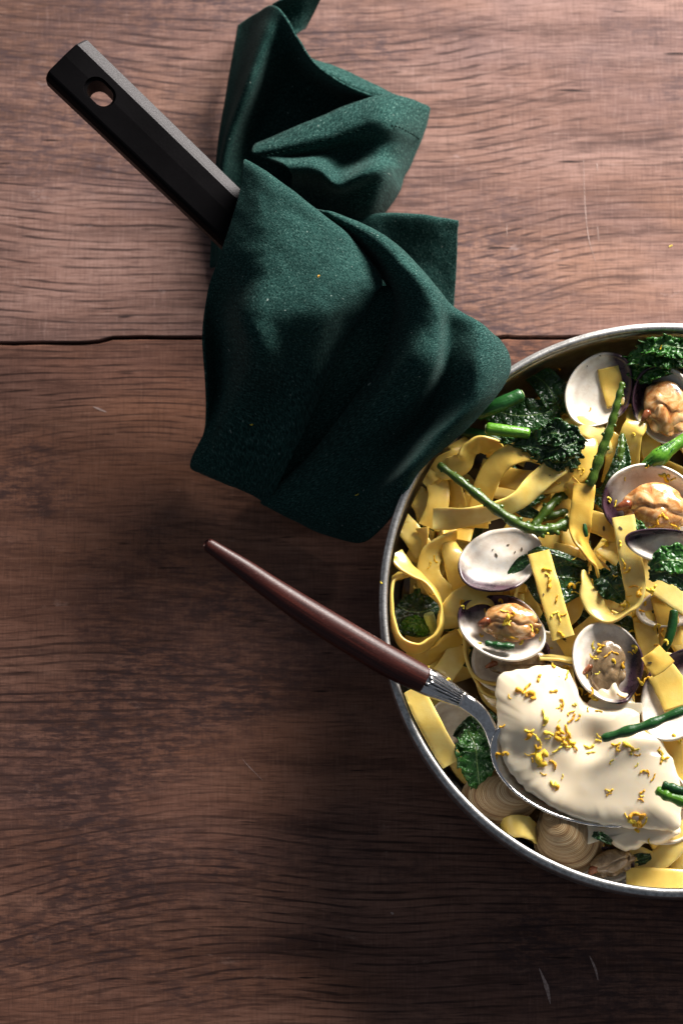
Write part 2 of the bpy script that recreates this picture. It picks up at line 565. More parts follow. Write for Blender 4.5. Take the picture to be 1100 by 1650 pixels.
def plank(y0, y1, j0, j1, seed, mat=None):
    """a board from y0 to y1 with slightly ragged long edges"""
    N = 220
    V, F = [], []
    ed = 0.0006
    prof = [(0, -0.02), (0, -ed * 1.2), (1, 0), (2, 0), (3, -ed * 1.2), (3, -0.02)]
    for i in range(N + 1):
        x = -0.7 + 1.6 * i / N
        a = y0 + j0 * (0.0004 * nz(x * 30, seed) + 0.0005 * nz(x * 120, seed + 5) + 0.0015 * math.tanh((x + 0.123) * 200))
        b = y1 + j1 * (0.0004 * nz(x * 30, seed + 1.013) + 0.0005 * nz(x * 120, seed + 6) + 0.0015 * math.tanh((x + 0.123) * 200))
        for k, z in prof:
            V.append((x, (a, a + ed, b - ed, b)[k], z))
    F = grid_faces(N + 1, 6)
    F = [f[::-1] for f in F]
    return mk('plank', V, F, mat or WOOD, table, smooth=False)


ys = W(100, 548, 0).y
plank(ys - 0.352, ys - 0.0012, 0.4, 1.0, 3.0, WOOD_SHADED)
plank(ys + 0.0006, ys + 0.262, 1.0, 0.4, 4.013)
plank(ys + 0.2635, 0.7, 0.4, 0, 9)
plank(-0.75, ys - 0.354, 0, 0.4, 15, WOOD_SHADED)


def scratch(P, w):
    pts = [W(x, y, 0.12) for x, y in crom(P, 5)]
    V = []
    for i, p in enumerate(pts):
        T = (pts[min(i + 1, len(pts) - 1)] - pts[max(i - 1, 0)]).normalized()
        n = Vector((-T.y, T.x, 0))
        ww = w * PXM * 0.5 * math.sin(math.pi * (i + 0.4) / (len(pts) - 0.2)) * (0.8 + 0.5 * nz(i * 1.7, w))
        V += [p - n * ww, p + n * ww]
    mk('scratch', V, grid_faces(len(pts), 2), SCRATCH, table)


for P, w in [([(939, 245), (942, 330), (948, 385), (960, 424)], 1.8), ([(961, 262), (962, 275)], 2), ([(816, 360), (816, 382)], 1.6),
             ([(868, 1560), (880, 1590), (886, 1618)], 7), ([(949, 1540), (958, 1560), (963, 1580)], 5), ([(629, 1470), (634, 1473)], 5),
             ([(390, 1222), (402, 1236), (424, 1258)], 1.5), ([(962, 365), (964, 390)], 1.6), ([(150, 655), (172, 664)], 4)]:
    scratch(P, w)

# ------------------------------------------------------------------ pan
PC = Vector((0.1602, -0.0455, 0))
PR = 0.1413


def lathe(prof, seg, close=True):
    V = []
    for r, z in prof:
        for k in range(seg):
            a = 2 * math.pi * k / seg
            V.append((PC.x + r * math.cos(a), PC.y + r * math.sin(a), z))
    F = grid_faces(len(prof), seg, 0, True)
    return V, F


pan = thing('pan', (PC.x, PC.y, 0), 'round brushed aluminium pan full of pasta, with a black handle', 'pan')
prof = [(0.0, 0.0006), (0.118, 0.0006), (0.126, 0.002), (0.1325, 0.007), (0.1375, 0.016), (0.1405, 0.028), (0.1418, 0.042), (0.1413, 0.0555),
        (0.1382, 0.0555), (0.1385, 0.040), (0.137, 0.026), (0.134, 0.016), (0.129, 0.0085), (0.122, 0.0045), (0.115, 0.0036), (0.0, 0.0036)]
V, F = lathe(prof, 160)
body = mk('body', V, F, ALU, pan)
rp = [(0.1413, 0.0552), (0.1420, 0.0560), (0.1421, 0.0578), (0.1416, 0.0592), (0.1410, 0.0592), (0.14075, 0.0596), (0.1400, 0.0600), (0.1388, 0.0599), (0.1381, 0.0592), (0.1379, 0.0570), (0.1382, 0.0552)]
V, F = lathe(rp, 240)
V = [Vector(v) + Vector((0, 0, 0.0002 * nz(v[0] * 90, v[1] * 90))) for v in V]
mk('rim', V, F, RIMM, pan)
V, F = lathe([(0.0, 0.0125), (0.05, 0.0125), (0.09, 0.0125), (0.1305, 0.0125)], 64)
mk('sauce', V, F, SAUCE, None, 'thin layer of brown cooking juices on the pan floor', 'sauce')


# handle: tapered bar with a chamfered top, a hanging hole through its end
def handle():
    A, B = W(104, 89, 88), W(378, 352, 75)          # top centre line
    ax = (B - A)
    C = Vector((PC.x, PC.y, 0))
    dirn = ax.normalized()
    # run on towards the pan until close to its wall
    L = ((C - A).to_2d().length - PR) / dirn.to_2d().length
    n = 30
    side = Vector((dirn.y, -dirn.x, 0)).normalized()  # south-west side positive? fixed below
    if side.x > 0:
        side = -side
    V = []
    P = []
    for i in range(n + 1):
        t = i / n
        p = A + dirn * (L * t)
        p.z -= 0.050 * max(0.0, (t - 0.45) / 0.55) ** 1.3
        p.z = max(p.z, 0.034)
        P.append(p)
    rows = 0
    for i, p in enumerate(P):
        t = i / n
        hw = 0.0146 - 0.0022 * t
        th = 0.017
        if t > 0.8:
            hw *= 1 - 0.35 * (t - 0.8) / 0.2
        e = 0.0
        sc = 1.0
        if i == 0: sc = 0.94
        # section: from south-west bottom round over the top to north-east bottom
        sec = [(0.62, -th), (1.0, -th * 0.72), (1.0, -0.0050), (0.90, -0.0016), (0.82, -0.0003), (0.76, 0), (0.0, 0.0006), (-0.58, 0.0), (-0.63, -0.0003), (-0.67, -0.0010), (-1.0, -0.0048), (-1.02, -0.0062), (-1.0, -th * 0.75), (-0.62, -th)]
        for s, z in sec:
            V.append(p + side * hw * s * sc + Vector((0, 0, z * sc - (0.0005 if i == 0 else 0))))
        rows += 1
        if i == 0:
            q = p + dirn * 0.0011
            for s, z in sec:
                V.append(q + side * hw * s + Vector((0, 0, z)))
            rows += 1
    m = 14
    F = [f for f in grid_faces(rows, m, 0, True)]
    F.append(tuple(range(m))[::-1])
    F.append(tuple((rows - 1) * m + k for k in range(m)))
    o = mk('handle', V, F, BAK, pan, smooth=False)
    # hole
    hc = W(161, 148, 86)
    cut = []
    N = 28
    for z in (0.02, -0.05):
        for k in range(N):
            a = 2 * math.pi * k / N
            c, s = math.cos(a), math.sin(a)
            cut.append(hc + dirn * (0.0050 * c + 0.0022 * (1 if c > 0 else -1)) + side * (0.0050 * s) + Vector((0, 0, z)))
    for z in (0.02, -0.0022):
        for k in range(N):
            a = 2 * math.pi * k / N
            c, s = math.cos(a), math.sin(a)
            kk = 1.08 if z > 0 else 0.92
            cut.append(hc + dirn * (0.0066 * kk * c + 0.0026 * (1 if c > 0 else -1)) + side * (0.0066 * kk * s) + Vector((0, 0, z)))
    obs = []
    for j in (0, 2 * N):
        ff = [(j + k, j + (k + 1) % N, j + N + (k + 1) % N, j + N + k) for k in range(N)]
        ff += [tuple(j + k for k in range(N))[::-1], tuple(j + N + k for k in range(N))]
        ff = [tuple(i - j for i in f) for f in ff]
        me = bpy.data.meshes.new('cut')
        me.from_pydata([tuple(v - ORI[pan]) for v in cut[j:j + 2 * N]], [], ff)
        me.update()
        import bmesh
        bm = bmesh.new()
        bm.from_mesh(me)
        bmesh.ops.recalc_face_normals(bm, faces=bm.faces)
        bm.to_mesh(me)
        bm.free()
        c = bpy.data.objects.new('cut', me)
        COL.objects.link(c)
        c.parent = pan
        obs.append(c)
        bm = bmesh.new()
        bm.from_mesh(o.data)
        bmesh.ops.recalc_face_normals(bm, faces=bm.faces)
        bm.to_mesh(o.data)
        bm.free()
        md = o.modifiers.new('hole', 'BOOLEAN')
        md.operation, md.object, md.solver = 'DIFFERENCE', c, 'EXACT'
    bpy.context.view_layer.update()
    dg = bpy.context.evaluated_depsgraph_get()
    nm = bpy.data.meshes.new_from_object(o.evaluated_get(dg))
    o.modifiers.clear()
    o.data = nm
    o.data.materials.clear()
    o.data.materials.append(BAK)
    o.data.materials.append(BAK_WORN_LIT)
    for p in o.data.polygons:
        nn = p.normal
        p.material_index = 1 if (nn.dot(-side) > 0.33 and nn.z > 0.45 and p.area > 2e-7) else 0  # north-east bevel greyer: speckled wear, plus caught light put into the colour
    for c in obs:
        bpy.data.objects.remove(c)
    bv = o.modifiers.new('edge', 'BEVEL')
    bv.width, bv.segments, bv.limit_method, bv.angle_limit = 0.0005, 2, 'ANGLE', R(25)
    # bracket that joins the handle to the wall (under the napkin)
    e = P[-1]
    b1 = e - dirn * 0.012
    q = Vector((e.x + dirn.x * 0.006, e.y + dirn.y * 0.006, 0.030))
    V, F = tube_mesh([b1 - Vector((0, 0, 0.009)), e - Vector((0, 0, 0.009)), q], [0.0075, 0.0075, 0.010], 16)
    mk('bracket', V, F, ALU, pan)


handle()


# ------------------------------------------------------------------ napkin
def sheet(G, n=9, wr=0.0007, seed=0.0):
    """control grid of (px, py, zmm) -> fine vertices, faces, uv"""
    rows = [crom([W(*p) for p in row], n) for row in G]
    nc = len(rows[0])
    cols = [crom([rows[r][c] for r in range(len(rows))], n) for c in range(nc)]
    nr = len(cols[0])
    V, UV = [], []
    P = [[Vector(cols[c][r]) for c in range(nc)] for r in range(nr)]
    lu = 0.0
    for r in range(nr):
        for c in range(nc):
            p = P[r][c]
            w = nz(p.x * 55 + seed, p.y * 55, p.z * 55) + 0.5 * nz(p.x * 130, p.y * 130 + seed, p.z * 90)
            w += 0.35 * nz(p.x * 260 + seed, p.y * 260, p.z * 200)
            q = p + Vector((0.2, 0.2, 1.0)) * (wr * w)
            q.z = max(q.z, 0.0016 + 0.0006 * (w + 1))
            V.append(q)
            # cloth coordinates: arc length-ish, so that the weave keeps one size
            UV.append((c / nc * (P[r][0] - P[r][-1]).length * 1.15 + seed, r / nr * (P[0][c] - P[-1][c]).length * 1.15))
    return V, grid_faces(nr, nc), UV


SHEETS = {
    'front': [
        [(404, 290, 70), (440, 305, 74), (490, 340, 72), (535, 380, 66), (575, 415, 58), (598, 455, 48)],
        [(393, 259, 88), (430, 280, 96), (482, 318, 95), (532, 358, 90), (580, 402, 83), (611, 446, 74)],
        [(389, 300, 90), (424, 318, 99), (472, 348, 99), (522, 384, 96), (572, 426, 90), (614, 462, 78)],
        [(374, 355, 88), (410, 372, 98), (456, 394, 101), (506, 424, 99), (552, 454, 95), (602, 474, 80)],
        [(354, 415, 82), (388, 428, 92), (436, 445, 101), (488, 465, 100), (538, 484, 95), (588, 502, 74)],
        [(334, 472, 66), (362, 490, 66), (398, 508, 99), (455, 518, 99), (520, 515, 93), (562, 532, 66)],
        [(327, 545, 44), (357, 556, 34), (408, 572, 88), (462, 568, 83), (505, 572, 74), (535, 588, 54)],
        [(332, 620, 28), (356, 622, 20), (390, 634, 52), (446, 634, 50), (485, 644, 48), (506, 654, 38)],
        [(330, 690, 18), (348, 676, 20), (372, 676, 34), (424, 694, 32), (455, 712, 32), (474, 726, 26)],
        [(308, 744, 9), (330, 752, 16), (360, 765, 18), (395, 780, 17), (418, 793, 14), (436, 803, 10)],
        [(314, 757, 4), (335, 765, 5), (362, 775, 6), (395, 788, 6), (418, 798, 5), (434, 807, 4)],
    ],
    'tuck': [
        [(545, 500, 50), (606, 480, 46), (655, 478, 46)],
        [(545, 508, 62), (602, 466, 68), (655, 466, 64)],
        [(535, 545, 58), (598, 500, 64), (658, 500, 62)],
        [(505, 600, 46), (570, 575, 47), (650, 570, 48)],
        [(460, 670, 22), (525, 655, 24), (610, 650, 30)],
        [(415, 760, 8), (470, 735, 8), (560, 725, 12)],
        [(405, 792, 3), (435, 800, 3), (500, 810, 4)],
    ],
    'band': [
        [(505, 336, 74), (515, 338, 84), (525, 340, 86), (534, 343, 80), (540, 349, 66), (540, 356, 50)],
        [(568, 392, 64), (584, 386, 84), (600, 381, 90), (614, 380, 86), (626, 388, 68), (624, 398, 48)],
        [(606, 430, 60), (628, 432, 84), (652, 430, 93), (674, 436, 86), (688, 449, 68), (686, 460, 44)],
        [(628, 470, 58), (652, 474, 84), (688, 476, 94), (714, 484, 84), (726, 494, 70), (740, 520, 50)],
        [(630, 516, 56), (660, 524, 84), (700, 528, 90), (722, 532, 76), (770, 526, 80), (800, 546, 64)],
        [(618, 574, 54), (650, 586, 82), (692, 592, 87), (718, 598, 72), (772, 582, 88), (822, 582, 64)],
        [(568, 646, 38), (606, 656, 62), (652, 662, 67), (692, 666, 54), (756, 650, 83), (809, 622, 65)],
        [(494, 740, 18), (538, 746, 34), (592, 738, 38), (640, 736, 40), (702, 706, 74), (752, 690, 66)],
        [(424, 803, 7), (480, 824, 16), (540, 824, 22), (592, 812, 30), (648, 770, 63.5), (690, 742, 65)],
        [(428, 808, 3), (494, 848, 5), (550, 868, 7), (590, 872, 12), (628, 836, 40), (642, 806, 58)],
    ],
    'corner': [
        [(540, 372, 14), (596, 356, 18), (640, 353, 22), (690, 357, 24), (739, 364, 22)],
        [(545, 366, 20), (600, 352, 24), (642, 350, 27), (690, 354, 28), (738, 362, 24)],
        [(555, 420, 12), (606, 420, 16), (646, 420, 16), (690, 425, 15), (735, 432, 13)],
        [(570, 500, 8), (616, 500, 9), (652, 500, 8), (690, 500, 7), (731, 496, 6)],
    ],
    'tail': [
        [(384, 40, 5), (410, 24, 14), (446, 10, 46), (482, 66, 50), (516, 110, 50), (585, 150, 42), (640, 160, 26)],
        [(374, 100, 4), (394, 90, 14), (424, 74, 44), (462, 106, 18), (502, 136, 12), (570, 166, 12), (630, 172, 14)],
        [(364, 160, 4), (380, 152, 13), (401, 140, 40), (436, 166, 8), (484, 182, 8), (550, 188, 8), (620, 188, 8)],
        [(352, 235, 3), (360, 232, 9), (370, 224, 26), (405, 228, 7), (462, 220, 6), (540, 214, 6), (610, 210, 5)],
        [(346, 320, 3), (350, 315, 7), (358, 300, 16), (395, 290, 5), (455, 270, 5), (530, 250, 5), (600, 240, 5)],
        [(339, 432, 3), (348, 430, 5), (358, 425, 8), (395, 400, 5), (455, 360, 5), (520, 320, 5), (590, 290, 5)],
    ],
    'peak': [
        [(438, 8, 30), (475, -8, 36), (520, -10, 28)],
        [(454, 20, 24), (484, 16, 26), (506, 18, 20)],
        [(476, 58, 20), (482, 52, 18), (490, 46, 12)],
    ],
    'lower_edge': [
        [(498, 94, 8), (560, 116, 8), (625, 148, 7), (690, 172, 5)],
        [(514, 112, 20), (575, 142, 18), (632, 160, 14), (686, 184, 7)],
        [(520, 130, 8), (575, 160, 8), (630, 180, 7), (680, 200, 5)],
    ],
    'flap': [
        [(424, 252, 16), (500, 220, 18), (580, 188, 18), (640, 174, 14), (686, 184, 5)],
        [(412, 234, 28), (492, 200, 36), (580, 164, 38), (640, 155, 32), (692, 175, 8)],
        [(406, 246, 36), (484, 226, 44), (574, 196, 47), (630, 186, 44), (687, 200, 7)],
        [(420, 252, 36), (488, 240, 42), (572, 216, 44), (628, 208, 44), (678, 226, 6)],
        [(436, 258, 40), (490, 252, 37), (566, 236, 33), (624, 232, 38), (670, 244, 6)],
        [(458, 268, 50), (506, 264, 50), (552, 266, 33), (615, 256, 40), (660, 268, 6)],
        [(470, 280, 46), (512, 280, 50), (548, 296, 50), (612, 270, 52), (650, 285, 6)],
        [(470, 300, 22), (514, 306, 24), (556, 312, 34), (612, 292, 46), (644, 305, 6)],
        [(476, 330, 8), (528, 338, 10), (572, 340, 28), (604, 325, 34), (634, 322, 5)],
        [(490, 350, 4), (540, 362, 5), (572, 364, 14), (596, 354, 16), (620, 340, 4)],
    ],
}
NV, NF, NUV = [], [], []
FLAP = None
for i, (k, G) in enumerate(SHEETS.items()):
    v, f, uv = sheet(G, 10, 0.0011, i * 3.3)
    if k == 'flap':
        FLAP = G
    off = len(NV)
    NV += v
    NUV += uv
    NF += [tuple(a + off for a in q) for q in f]
napkin = mk('napkin', NV, NF, NAP, None, 'dark green cotton napkin draped and folded over the pan handle', 'napkin', uv=NUV)
solid(napkin, 0.0017, 0.0)
subd(napkin, 1)
# running stitches along the hem of the folded-back flap
st = crom([W(x, y, z + 1.6) for x, y, z in [(430, 250, 39), (488, 236, 43), (572, 211, 46), (629, 202, 45), (660, 214, 30), (675, 224, 10)]], 24)
k = 0
SV, SF = [], []
while k + 3 < len(st):
    p = [Vector(st[k]), Vector(st[k + 1]), Vector(st[k + 2])]
    p[0].z -= 0.0006
    p[2].z -= 0.0006
    v, f = tube_mesh(p, [0.00028, 0.00042, 0.00028], 6)
    mk('stitch', v, f, THREAD, napkin)
    k += 4

# ------------------------------------------------------------------ pasta
PW = 0.0112


def ribbon_mesh(P, w=PW, th=0.0016, n=7, seed=0.0, hfix=None, wav=1.0):
    """P: (px, py, zmm, roll_deg[, width factor])"""
    Q = [(*W(p[0], p[1], p[2]), p[3], p[4] if len(p) > 4 else 1.0) for p in P]
    S = crom(Q, n)
    V = []
    m = len(S)
    H = None
    half = [(-1, 0), (-0.975, -0.62), (-0.90, -0.97), (-0.62, -1), (0, -1), (0.62, -1), (0.90, -0.97), (0.975, -0.62)]
    sec = half + [(-x, -y) for x, y in half]
    NS = len(sec)
    for i, s in enumerate(S):
        p = Vector(s[:3])
        T = Vector(S[min(i + 1, m - 1)][:3]) - Vector(S[max(i - 1, 0)][:3])
        T.normalize()
        if hfix:
            Hn = Vector(hfix)
            Hn = (Hn - T * Hn.dot(T)).normalized()
        else:
            Hn = T.cross(Vector((0, 0, 1)))
            if Hn.length < 0.25 and H is not None:
                Hn = H - T * H.dot(T)
            Hn.normalize()
            if H is not None and Hn.dot(H) < -0.2:
                Hn = -Hn
        H = Hn
        U = H.cross(T)
        r = R(s[3])
        B = H * math.cos(r) + U * math.sin(r)
        N = -H * math.sin(r) + U * math.cos(r)
        if N.z < 0 and abs(s[3]) < 80:
            N = -N
        hw = w * 0.5 * s[4] * (1 + 0.04 * wav * nz(i * 0.35, seed))
        ed = 0.0009 * wav * nz(i * 0.22, seed + 3.3)
        cup = 0.0007 * wav * nz(i * 0.17, seed + 9.1)
        for a, b in sec:
            V.append(p + B * (hw * a) + N * (b * th * 0.5 + ed * a + cup * (a * a - 0.4)))
    F = grid_faces(m, NS, 0, True)
    F.append(tuple(range(NS))[::-1])
    F.append(tuple((m - 1) * NS + k for k in range(NS)))
    return V, F


NR = 0


def ribbon(P, label, group=None, **kw):
    global NR
    NR += 1
    V, F = ribbon_mesh(P, seed=NR * 2.17, **kw)
    V = [clamp_pan(v) for v in V]
    return mk('pasta_ribbon', V, F, PASTA, None, label, 'pasta', group, sharp=75)


def clamp_pan(v, rmax=0.1365):
    """keep food inside the pan wall below the rim"""
    d = (v - PC).to_2d()
    if v.z < 0.061 and d.length > rmax:
        s = rmax / d.length
        return Vector((PC.x + d.x * s, PC.y + d.y * s, v.z))
    return v


# lower tangle, mostly hidden
LOWER = 'dim pasta ribbon tangled in the bottom layer of the pan'
for i in range(92):
    a = random.uniform(0, 2 * math.pi)
    r = 0.124 * math.sqrt(random.random())
    x, y = PC.x + r * math.cos(a), PC.y + r * math.sin(a)
    if x > 0.235:
        continue
    h = random.uniform(0, 2 * math.pi)
    cur = random.uniform(-1, 1) * 26
    z = random.uniform(13, 23)
    ro = random.choice([0, 0, 10, -15, 50, -50, 70])
    P = []
    for k in range(6):
        P.append((x, y, z + 4 * math.sin(k * 1.3 + i), ro + 25 * math.sin(k + i)))
        x += 0.017 * math.cos(h)
        y += 0.017 * math.sin(h)
        d = Vector((x - PC.x, y - PC.y))
        if d.length > 0.124:
            d *= 0.124 / d.length
            x, y = PC.x + d.x, PC.y + d.y
            h += 1.2
        h += cur * 0.017 + random.uniform(-0.35, 0.35)
    # world -> ribbon (uses direct world coordinates)
    Q = []
    for (wx, wy, wz, rr) in P:
        v = Vector((wx, wy, wz / 1000)) - CAM_POS
        v = CAM_ROT.transposed() @ v
        Q.append((550 + v.x / -v.z * CAM_D / PXM, 825 - v.y / -v.z * CAM_D / PXM, wz, rr))
    ribbon(Q, LOWER, 'pasta ribbons in the bottom layer of the pan', n=5)

RIB = [
    # shadowed ones near the napkin
    ([(678, 775, 40, 10), (690, 762, 42, 0), (708, 752, 42, 10), (735, 742, 40, 20)], 'shaded pasta ribbon end tucked under the napkin edge'),
    ([(735, 712, 44, 10), (742, 722, 45, 15), (737, 738, 45, 20), (712, 752, 44, 10), (690, 770, 40, 0)], 'shaded pasta ribbon bending down from below the napkin edge'),
    ([(800, 735, 40, 40), (793, 722, 46, 50), (772, 716, 48, 55), (755, 727, 48, 50), (745, 745, 47, 30), (722, 755, 45, 10), (705, 752, 42, 0)], 'arched pasta ribbon in shade between napkin and cut green stalk'),
    ([(698, 762, 40, 0), (706, 790, 41, 5), (703, 820, 42, 8), (690, 850, 40, 10)], 'shaded vertical pasta ribbon below the napkin edge'),
    ([(722, 768, 38, -30), (730, 795, 38, -30), (736, 825, 37, -20)], 'narrow shaded pasta ribbon beside the long samphire tip'),
    ([(655, 790, 34, 10), (672, 800, 37, 0), (685, 820, 37, -10), (690, 845, 35, -10)], 'shaded pasta ribbon against the inner pan wall below the napkin'),
    ([(640, 832, 38, 20), (655, 850, 42, 15), (672, 872, 42, 0), (684, 892, 40, -20)], 'shaded pasta ribbon curling off the pan wall'),
    ([(668, 905, 34, 0), (676, 882, 40, 30, 0.8), (681, 862, 44, 30, 0.55), (680, 850, 45, 20, 0.6)], 'knobbly folded pasta end standing up near the pan wall'),
    ([(765, 790, 36, 0), (770, 815, 38, 10), (772, 845, 38, 0)], 'shaded pasta ribbon behind the broad flat-ended ribbon'),
    ([(792, 785, 36, 5), (825, 790, 37, 0), (855, 800, 36, 0)], 'shaded pasta ribbon in the gap between the arched ribbons'),
    # left middle
    ([(722, 855, 41, 60), (724, 872, 43, 50), (729, 895, 44, 20), (737, 925, 44, 0), (743, 958, 42, -10)], 'twisted pasta ribbon running down to the empty shell'),
    ([(735, 860, 45, 75, 0.8), (712, 876, 46, 60), (694, 896, 46, 20), (690, 922, 45, -5), (702, 945, 44, -10), (722, 962, 42, 0)], 'broad glossy pasta ribbon bent into an elbow beside the empty shell'),
    ([(760, 800, 38, 10), (748, 840, 39, 0), (740, 870, 40, -10)], 'pasta ribbon dropping from the broad flat-ended ribbon'),
    ([(741, 1024, 42, 30, 0.8), (722, 1036, 42, 55), (700, 1052, 41, 60), (678, 1060, 40, 40), (655, 1058, 38, 20)], 'pasta ribbon passing under the big standing loop'),
    ([(742, 1040, 38, 0), (728, 1066, 40, 0), (710, 1092, 39, 0), (690, 1112, 36, 0)], 'flat pasta ribbon running under the spoon ferrule'),
    ([(752, 1028, 40, 80), (751, 1060, 40, 80), (760, 1084, 39, 78), (780, 1098, 38, 75), (806, 1100, 36, 70)], 'thin edge-on pasta ribbon curving into the cream'),
    ([(768, 1085, 34, 60), (778, 1110, 35, 70), (796, 1122, 35, 70), (815, 1118, 33, 60)], 'small edge-on pasta curl touching the cream'),
    ([(636, 892, 50, 20, 0.8), (654, 914, 51, 45, 0.9), (682, 934, 51, 68), (703, 957, 51, 76), (713, 988, 50, 80), (707, 1018, 50, 80), (686, 1040, 50, 78), (664, 1045, 50, 76), (643, 1031, 50, 80), (631, 1000, 49, 82), (627, 960, 48, 80), (633, 936, 46, 70), (650, 925, 44, 60)],
     'pasta ribbon standing on edge in a big closed loop'),
    ([(720, 1012, 44, -20), (724, 990, 50, -15), (738, 970, 53, -5), (760, 958, 54, 5), (785, 957, 52, 10), (805, 966, 47, 15)], 'smooth arched pasta ribbon between the two halves of a clam'),
    # upper middle
    ([(878, 735, 48, -15), (850, 727, 53, -10), (818, 735, 54, -5), (794, 757, 52, 0), (779, 790, 48, 0), (770, 830, 43, 5), (768, 850, 40, 0)], 'bright broad pasta ribbon arching down from the curly kale'),
    ([(935, 690, 46, 20), (946, 720, 50, 25), (938, 750, 50, 20), (915, 770, 50, 15), (880, 778, 49, 5), (845, 775, 48, 0), (808, 768, 44, -10)], 'pasta ribbon winding below the curly kale'),
    ([(912, 742, 50, 5), (890, 756, 55, 0), (862, 780, 56, 0), (835, 806, 56, 25, 0.85), (800, 822, 55, 40, 0.85), (755, 833, 54, 30, 0.9), (722, 836, 53, 15), (697, 836, 52, 0)], 'long twisting pasta ribbon with a broad flared flat end'),
    ([(905, 705, 38, 0), (920, 690, 45, 10), (943, 688, 48, 10), (962, 702, 47, 10), (970, 735, 42, 0)], 'arched pasta ribbon under the empty upright shell'),
    ([(1010, 770, 34, 0), (1012, 735, 42, 0), (1016, 700, 47, 0), (1024, 684, 47, 0), (1026, 660, 42, 0)], 'pasta ribbon hanging below the hinge of the upper clam'),
    ([(1040, 680, 38, 0), (1044, 712, 40, 0), (1056, 742, 38, 0)], 'pasta ribbon running under the green bud'),
    ([(955, 705, 40, -20), (985, 714, 43, -10), (992, 742, 42, 0), (985, 780, 38, 0)], 'pasta ribbon beside the upright samphire tip'),
    ([(905, 795, 40, 0), (900, 820, 40, 5), (880, 850, 38, 0)], 'shaded pasta ribbon behind the thick samphire end'),
    ([(865, 888, 43, 0), (885, 876, 45, 5), (912, 866, 43, 10)], 'pasta ribbon peeping over the top of the dark leaf'),
    ([(922, 830, 42, 30, 0.8), (918, 862, 46, 20, 0.9), (926, 890, 46, 0, 0.9), (940, 905, 44, -10)], 'short bright pasta ribbon beside the thick samphire end'),
    ([(890, 886, 48, 10, 0.7), (912, 892, 49, 5, 0.8), (932, 897, 48, 0, 0.8)], 'pasta ribbon lying on the folded top of the dark leaf'),
    ([(941, 780, 58, 0), (938, 810, 58, 0), (934, 840, 57, 0), (935, 866, 55, 35), (946, 890, 53, 60), (962, 910, 51, 55), (975, 935, 47, 30), (978, 960, 43, 10)], 'pasta ribbon with a square cut end twisting down past the middle'),
    ([(915, 800, 44, -20), (925, 790, 50, -10), (935, 780, 52, 0)], 'translucent pasta ribbon stub behind the square cut end'),
    ([(945, 838, 46, 0), (968, 845, 48, -5), (992, 858, 48, -10), (1012, 872, 45, 0)], 'short flecked pasta ribbon bridging two upright ribbons'),
    ([(972, 880, 47, 25), (985, 888, 49, 10), (998, 896, 47, 0)], 'little pasta stub beside the upright flecked ribbon'),
    ([(1003, 832, 62, 0), (1008, 860, 62, 0), (1014, 895, 60, -5), (1020, 930, 58, -15), (1022, 960, 56, -40), (1012, 983, 54, -70), (988, 996, 53, -62), (966, 986, 53, -30), (951, 962, 54, -20), (944, 938, 54, -50, 0.8), (942, 922, 53, -70, 0.6)],
     'pasta ribbon with square cut end bent into a U'),
    ([(1020, 900, 44, 0), (1035, 925, 46, 0), (1062, 945, 47, 0), (1095, 968, 46, 0), (1120, 985, 44, 0)], 'flat pasta ribbon running under the bright lobed leaf'),
    ([(1050, 910, 42, 0), (1075, 925, 42, 0), (1115, 940, 40, 0)], 'pasta ribbon beneath the bright lobed leaf'),
    ([(936, 925, 44, 0, 0.7), (930, 955, 44, 10, 0.8), (918, 985, 42, 10), (895, 1000, 40, 0)], 'pasta ribbon curving behind the dark flat leaf'),
    ([(905, 1048, 40, 0), (930, 1032, 43, 0), (955, 1012, 45, 0), (975, 995, 44, 0)], 'flat pasta ribbon end pointing at the tall clam shell'),
    ([(868, 1060, 48, 70), (895, 1060, 48, 70), (925, 1065, 47, 65)], 'edge-on straight pasta ribbon just above the cream'),
    ([(1035, 985, 36, 0), (1040, 1020, 37, 0), (1050, 1060, 36, 0), (1065, 1090, 34, 0)], 'shaded pasta ribbon between the two lower shells'),
    ([(1062, 955, 38, 0), (1075, 1000, 38, 0), (1080, 1040, 37, 0)], 'shaded pasta ribbon crossed by the thin dark stem'),
    ([(1042, 1076, 62, 0), (1058, 1066, 63, 0), (1073, 1053, 62, 0)], 'small square pasta piece lying on the shells'),
    # flat piece with dark leaf, and lower left piece
    ([(867, 890, 57, 0), (877, 925, 58, 0), (890, 970, 58, 0), (907, 1028, 56, 0)], 'straight flat pasta strip lying across the dark leaf'),
    ([(663, 1110, 50, -8), (684, 1150, 50, -8), (706, 1192, 50, -8), (728, 1230, 49, -8)], 'straight flat pasta strip by the rim under the ferrule'),
    # bottom
    ([(1008, 1416, 42, 18), (1045, 1416, 43, 15), (1085, 1418, 43, 15), (1130, 1420, 42, 15)], 'wide pasta ribbon along the rim below the cream'),
    ([(1003, 1402, 36, 10), (1022, 1382, 38, 0), (1050, 1392, 37, 0)], 'pasta corner behind the wide ribbon along the rim'),
    ([(1040, 1400, 36, 20), (1065, 1382, 39, 20), (1090, 1358, 41, 15), (1115, 1330, 42, 10)], 'pasta ribbon slanting up from the rim to the cream edge'),
    ([(1060, 1395, 34, 10), (1090, 1385, 36, 10), (1120, 1370, 36, 10)], 'pasta ribbon between the slanting ribbon and the wide one'),
    ([(1080, 1190, 42, 0), (1088, 1225, 43, 0), (1100, 1260, 42, 0)], 'pasta ribbon between the large right shell and the samphire fingers'),
    ([(880, 820, 30, 0), (850, 840, 32, 0), (820, 845, 33, 0)], 'shaded pasta ribbon under the samphire stem'),
    ([(960, 975, 34, 0), (985, 965, 35, 0), (1010, 975, 34, 0)], 'shaded pasta ribbon at the bottom of the U'),
]
for P, lab in RIB:
    ribbon(P, lab)
